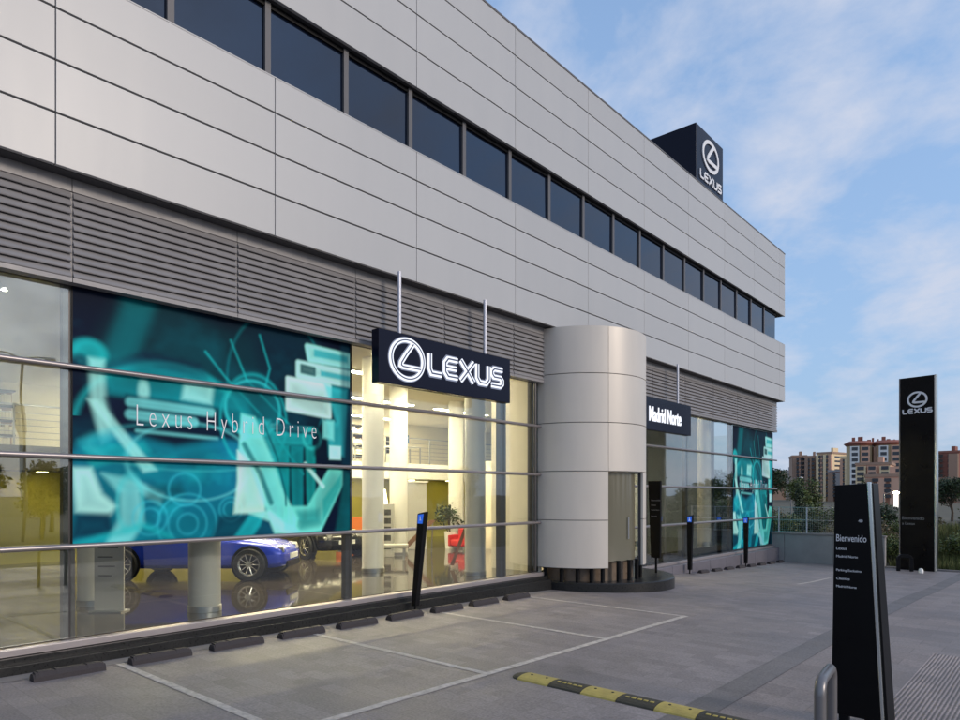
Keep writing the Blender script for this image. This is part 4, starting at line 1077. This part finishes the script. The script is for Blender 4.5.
# front wheel near (-3.5,7.3); car axis along the view's right-hand direction
ax = Vector((.7524,.6587,0)); fwp = Vector((-3.55,7.30,0)); cc = fwp - ax*(.345*4.25)
nn = Vector((-.6587,.7524,0)); cc = cc + nn*.85
car('hatchback_car', (cc.x,cc.y,.25), math.atan2(ax.y,ax.x), M['blueCar'], 'bright blue hatchback parked behind the grey column under the large poster')
ax2 = Vector((math.cos(R(-2)), math.sin(R(-2)), 0)); w2 = Vector((-6.6,10.75,0)); nn2 = Vector((-ax2.y, ax2.x, 0))
cc = w2 - ax2*(.345*4.25) + nn2*.86
car('sedan_car', (cc.x,cc.y,.25), math.atan2(ax2.y,ax2.x), M['blackCar'], 'black car with a white number plate, partly seen right of the blue one')

# ------------------------------------------------------------------ showroom furniture
def thing(name, loc, rz, label, cat): o = empty(name, loc, rz); tag(o, label, cat); return o
q = thing('information_stand', (-1.75,3.95,.25), YAW, 'pale grey information stand beside the white column near the blue car', 'display stand')
MB().box(-.22,.22,0,.03,.02,1.12).build('panel', M['hgrey'], q); MB().box(-.24,.24,-.12,.15,0,.02).build('base', M['steel'], q)
mb = MB()
for k, w in enumerate((.3,.22,.26,.2)): mb.box(-.16,-.16+w,-.006,-.002,.95-.14*k,.97-.14*k)
mb.build('text_lines', M['gap'], q)
q = thing('partition_panel', (-8.0,13.5,.25), YAW, 'orange panel standing behind the white column', 'partition')
MB().box(-.6,.5,0,.06,.05,1.05).build('panel', M['orange'], q, bevel=.01); MB().box(-.5,.4,-.15,.2,0,.05).build('base', M['steel'], q)
q = thing('perforated_kiosk', (-5.4,12.6,.25), YAW, 'tall grey kiosk with a column of dark openings beside a low bench', 'kiosk')
MB().box(-.17,.17,0,.2,0,1.5).build('body', M['hgrey'], q, bevel=.01)
for k in range(5): MB().box(-.10,.10,-.006,-.001,.22+.24*k,.38+.24*k).build('opening', M['gap'], q)
q = thing('low_bench', (-4.7,12.2,.25), YAW, 'low grey bench in front of the perforated kiosk', 'bench')
MB().box(-.4,.4,-.2,.2,.32,.42).build('seat', M['hgrey'], q, bevel=.02)
for s_ in (-.3,.3): MB().box(s_-.03,s_+.03,-.15,.15,0,.32).build('leg', M['steel'], q)
q = thing('beige_partition', (-6.9,14.9,.25), YAW, 'wide beige partition right of the glowing yellow lamp', 'partition')
MB().box(-.5,.5,0,.12,0,2.15).build('panel', M['hgrey'], q, bevel=.01); MB().box(-.55,.55,-.04,.16,2.151,2.2).build('cap', M['white'], q)
def easel(loc, label):
    q = thing('display_easel', loc, YAW, label, 'easel')
    MB().hexa([(-.62,-.03,.05),(-.42,-.03,.05),(-.42,.03,.05),(-.62,.03,.05)],[(.34,-.03,1.0),(.52,-.03,1.0),(.52,.03,1.0),(.34,.03,1.0)]).build('board', M['brown'], q)
    MB().tube([(.42,.05,.98),(.36,.4,.0)], .02, 8).build('strut', M['steel'], q)
    return q
easel((-5.6,14.0,.25), 'brown slanting display board in front of the beige partition')
o = easel((-1.9,11.9,.25), 'brown slanting display board beside the dark posts near the drum'); o.scale = (.45,1,1.25)
def armchair(loc, rz, label):
    q = thing('armchair', loc, rz, label, 'armchair')
    MB().box(-.35,.35,-.35,.3,.15,.45).build('seat', M['red'], q, bevel=.06)
    MB().box(-.35,.35,.2,.38,.4,.9).build('backrest', M['red'], q, bevel=.06)
    for s_ in (-1,1): MB().box(s_*.42-.07,s_*.42+.07,-.35,.36,.15,.62).build('armrest', M['red'], q, bevel=.04)
    for a in (-.3,.3):
        for b in (-.3,.3): MB().tube([(a,b,0),(a,b,.16)], .02, 6).build('leg', M['steel'], q)
    q.scale = (.75,.75,.75)
armchair((-5.6,15.9,.25), YAW-.6, 'red armchair left of the grey blue column'); armchair((-5.0,17.2,.25), YAW+.8, 'red armchair right of the grey blue column')
q = thing('floor_lamp', (-8.8,15.2,.25), 0, 'glowing yellow floor lamp against the olive wall', 'lamp')
MB().tube([(0,0,0.02),(0,0,1.5)], .02, 8).build('pole', M['steel'], q); MB().lathe((0,0,1.4), [(.30,0),(.2,.55)], 20).build('lamp_shade', emis('shade_light', (1,.82,.42), 5), q); MB().cyl((0,0,0),.16,.02,20).build('base', M['steel'], q)
pp = shrub_proto(44, .7, .9, 260, .07, M['leafB'], 'potted_plant'); pp.location = (-6.2,16.0,.85); tag(pp, 'dark leafy potted plant beside the beige partition', 'plant')
MB().lathe((0,0,-.6), [(.001,0),(.16,0),(.2,.55),(.18,.55),(.001,.5)], 18).build('pot', M['white'], pp)
for i, (y, lb) in enumerate(((13.2,'first desk on the mezzanine with a blue screen'),(15.4,'second desk on the mezzanine with a blue screen'),(18.2,'third desk on the mezzanine with a blue screen'),(10.6,'mezzanine desk nearest the camera with a blue screen'))):
    q = thing('office_desk', (-10.9,y,3.18), 0, lb, 'desk')
    MB().box(-.35,.35,-.7,.7,.7,.74).build('desk_top', M['white'], q)
    for a in (-.3,.3):
        for b in (-.65,.65): MB().box(a-.02,a+.02,b-.02,b+.02,0,.70).build('leg', M['steel'], q)
    s_ = MB().box(.0,.03,-.28,.28,.88,1.22).build('monitor', M['blacksatin'], q); MB().box(.031,.034,-.26,.26,.90,1.20).build('screen', M['teal_screen'], s_)
    MB().box(-.03,.05,-.04,.04,.74,.88).build('stand', M['steel'], q)
    MB().box(-.75,-.5,-.25,.25,.5,1.2).build('chair_back', M['blacksatin'], q)
for i, (y, lb) in enumerate(((9.0,'dark shelving unit on the mezzanine behind the railing, left'),(17.0,'dark shelving unit on the mezzanine behind the railing, right'),(4.5,'dark shelving unit on the mezzanine, nearest the camera'))):
    q = thing('shelving_unit', (-12.7,y,3.18), 0, lb, 'shelf')
    MB().box(-.2,-.16,-1,1,0,1.7).build('back_panel', M['brown'], q)
    for k in range(5): MB().box(-.16,.2,-1,1,.02+.4*k,.06+.4*k).build('shelf', M['blacksatin'], q)
    mb = MB(); rs = random.Random(i)
    for k in range(4):
        yy = -.95
        while yy < .9: w = rs.uniform(.04,.12); mb.box(-.14,.1,yy,yy+w*.9,.061+.4*k,.061+.4*k+rs.uniform(.2,.32)); yy += w
    mb.build('files', M['cream'], q)

# ------------------------------------------------------------------ world, sun, camera
W = bpy.data.worlds.new('World'); scene.world = W; W.use_nodes = True
nt = W.node_tree; N = nt.nodes.new; L = nt.links; bg = nt.nodes['Background']
SUN_EL, SUN_AZ = R(22), R(80)            # azimuth measured from +Y towards +X
sky = N('ShaderNodeTexSky'); sky.sky_type = 'NISHITA'; sky.sun_disc = False; sky.sun_elevation = SUN_EL; sky.sun_rotation = SUN_AZ
sky.air_density = 1.0; sky.dust_density = .6; sky.ozone_density = 1.5
tc = N('ShaderNodeTexCoord'); sp = N('ShaderNodeSeparateXYZ'); L.new(tc.outputs['Generated'], sp.inputs[0])
zz = N('ShaderNodeMath'); zz.operation = 'MAXIMUM'; zz.inputs[1].default_value = 0.0; L.new(sp.outputs['Z'], zz.inputs[0])
za = N('ShaderNodeMath'); za.operation = 'ADD'; za.inputs[1].default_value = .38; L.new(zz.outputs[0], za.inputs[0])
dx = N('ShaderNodeMath'); dx.operation = 'DIVIDE'; L.new(sp.outputs['X'], dx.inputs[0]); L.new(za.outputs[0], dx.inputs[1])
dy = N('ShaderNodeMath'); dy.operation = 'DIVIDE'; L.new(sp.outputs['Y'], dy.inputs[0]); L.new(za.outputs[0], dy.inputs[1])
cb = N('ShaderNodeCombineXYZ'); L.new(dx.outputs[0], cb.inputs[0]); L.new(dy.outputs[0], cb.inputs[1])
n1 = N('ShaderNodeTexNoise'); n1.inputs['Scale'].default_value = 3.9; n1.inputs['Detail'].default_value = 9; n1.inputs['Roughness'].default_value = .60; n1.inputs['Distortion'].default_value = .15
mp = N('ShaderNodeMapping'); mp.inputs['Location'].default_value = (3.1,1.7,0); mp.inputs['Scale'].default_value = (1,1.15,1); L.new(cb.outputs[0], mp.inputs[0]); L.new(mp.outputs[0], n1.inputs['Vector'])
cr = N('ShaderNodeValToRGB'); cr.color_ramp.elements[0].position = .40; cr.color_ramp.elements[1].position = .66
cr.color_ramp.elements[0].color = (0,0,0,1); cr.color_ramp.elements[1].color = (.85,.85,.85,1); L.new(n1.outputs[0], cr.inputs[0])
mx = N('ShaderNodeMixRGB'); mx.inputs[2].default_value = (1.95,2.1,2.5,1); L.new(cr.outputs[0], mx.inputs[0]); L.new(sky.outputs[0], mx.inputs[1])
hz = N('ShaderNodeMapRange'); hz.inputs[1].default_value = 0.; hz.inputs[2].default_value = .6; hz.inputs[3].default_value = .92; hz.inputs[4].default_value = .45; L.new(zz.outputs[0], hz.inputs[0])
mz = N('ShaderNodeMixRGB'); mz.inputs[2].default_value = (.80,1.22,1.95,1); L.new(hz.outputs[0], mz.inputs[0]); L.new(sky.outputs[0], mz.inputs[1]); L.new(mz.outputs[0], mx.inputs[1])
L.new(mx.outputs[0], bg.inputs['Color']); bg.inputs['Strength'].default_value = .15

sd = bpy.data.lights.new('Sun', 'SUN'); sd.energy = .75; sd.angle = R(14); sd.color = (1,.86,.72)
so = bpy.data.objects.new('sun', sd); col.objects.link(so)
dirv = Vector((math.sin(SUN_AZ)*math.cos(SUN_EL), math.cos(SUN_AZ)*math.cos(SUN_EL), math.sin(SUN_EL)))
so.rotation_euler = dirv.to_track_quat('Z', 'Y').to_euler(); so.location = (40,30,30)

cd = bpy.data.cameras.new('Camera'); cam = bpy.data.objects.new('camera', cd); col.objects.link(cam)
cam.location = CAM; cam.rotation_euler = (R(90), 0, YAW)
cd.sensor_width = 36; cd.lens = 36*675/960; cd.shift_y = (495-360)/960.; cd.clip_end = 4000; cd.clip_start = .05
scene.camera = cam
scene.view_settings.view_transform = 'Standard'; scene.view_settings.look = 'None'; scene.view_settings.exposure = 1.12; scene.view_settings.gamma = 1
scene.cycles.use_denoising = True
scene.cycles.max_bounces = 8; scene.cycles.transparent_max_bounces = 12
scene.cycles.sample_clamp_indirect = 6
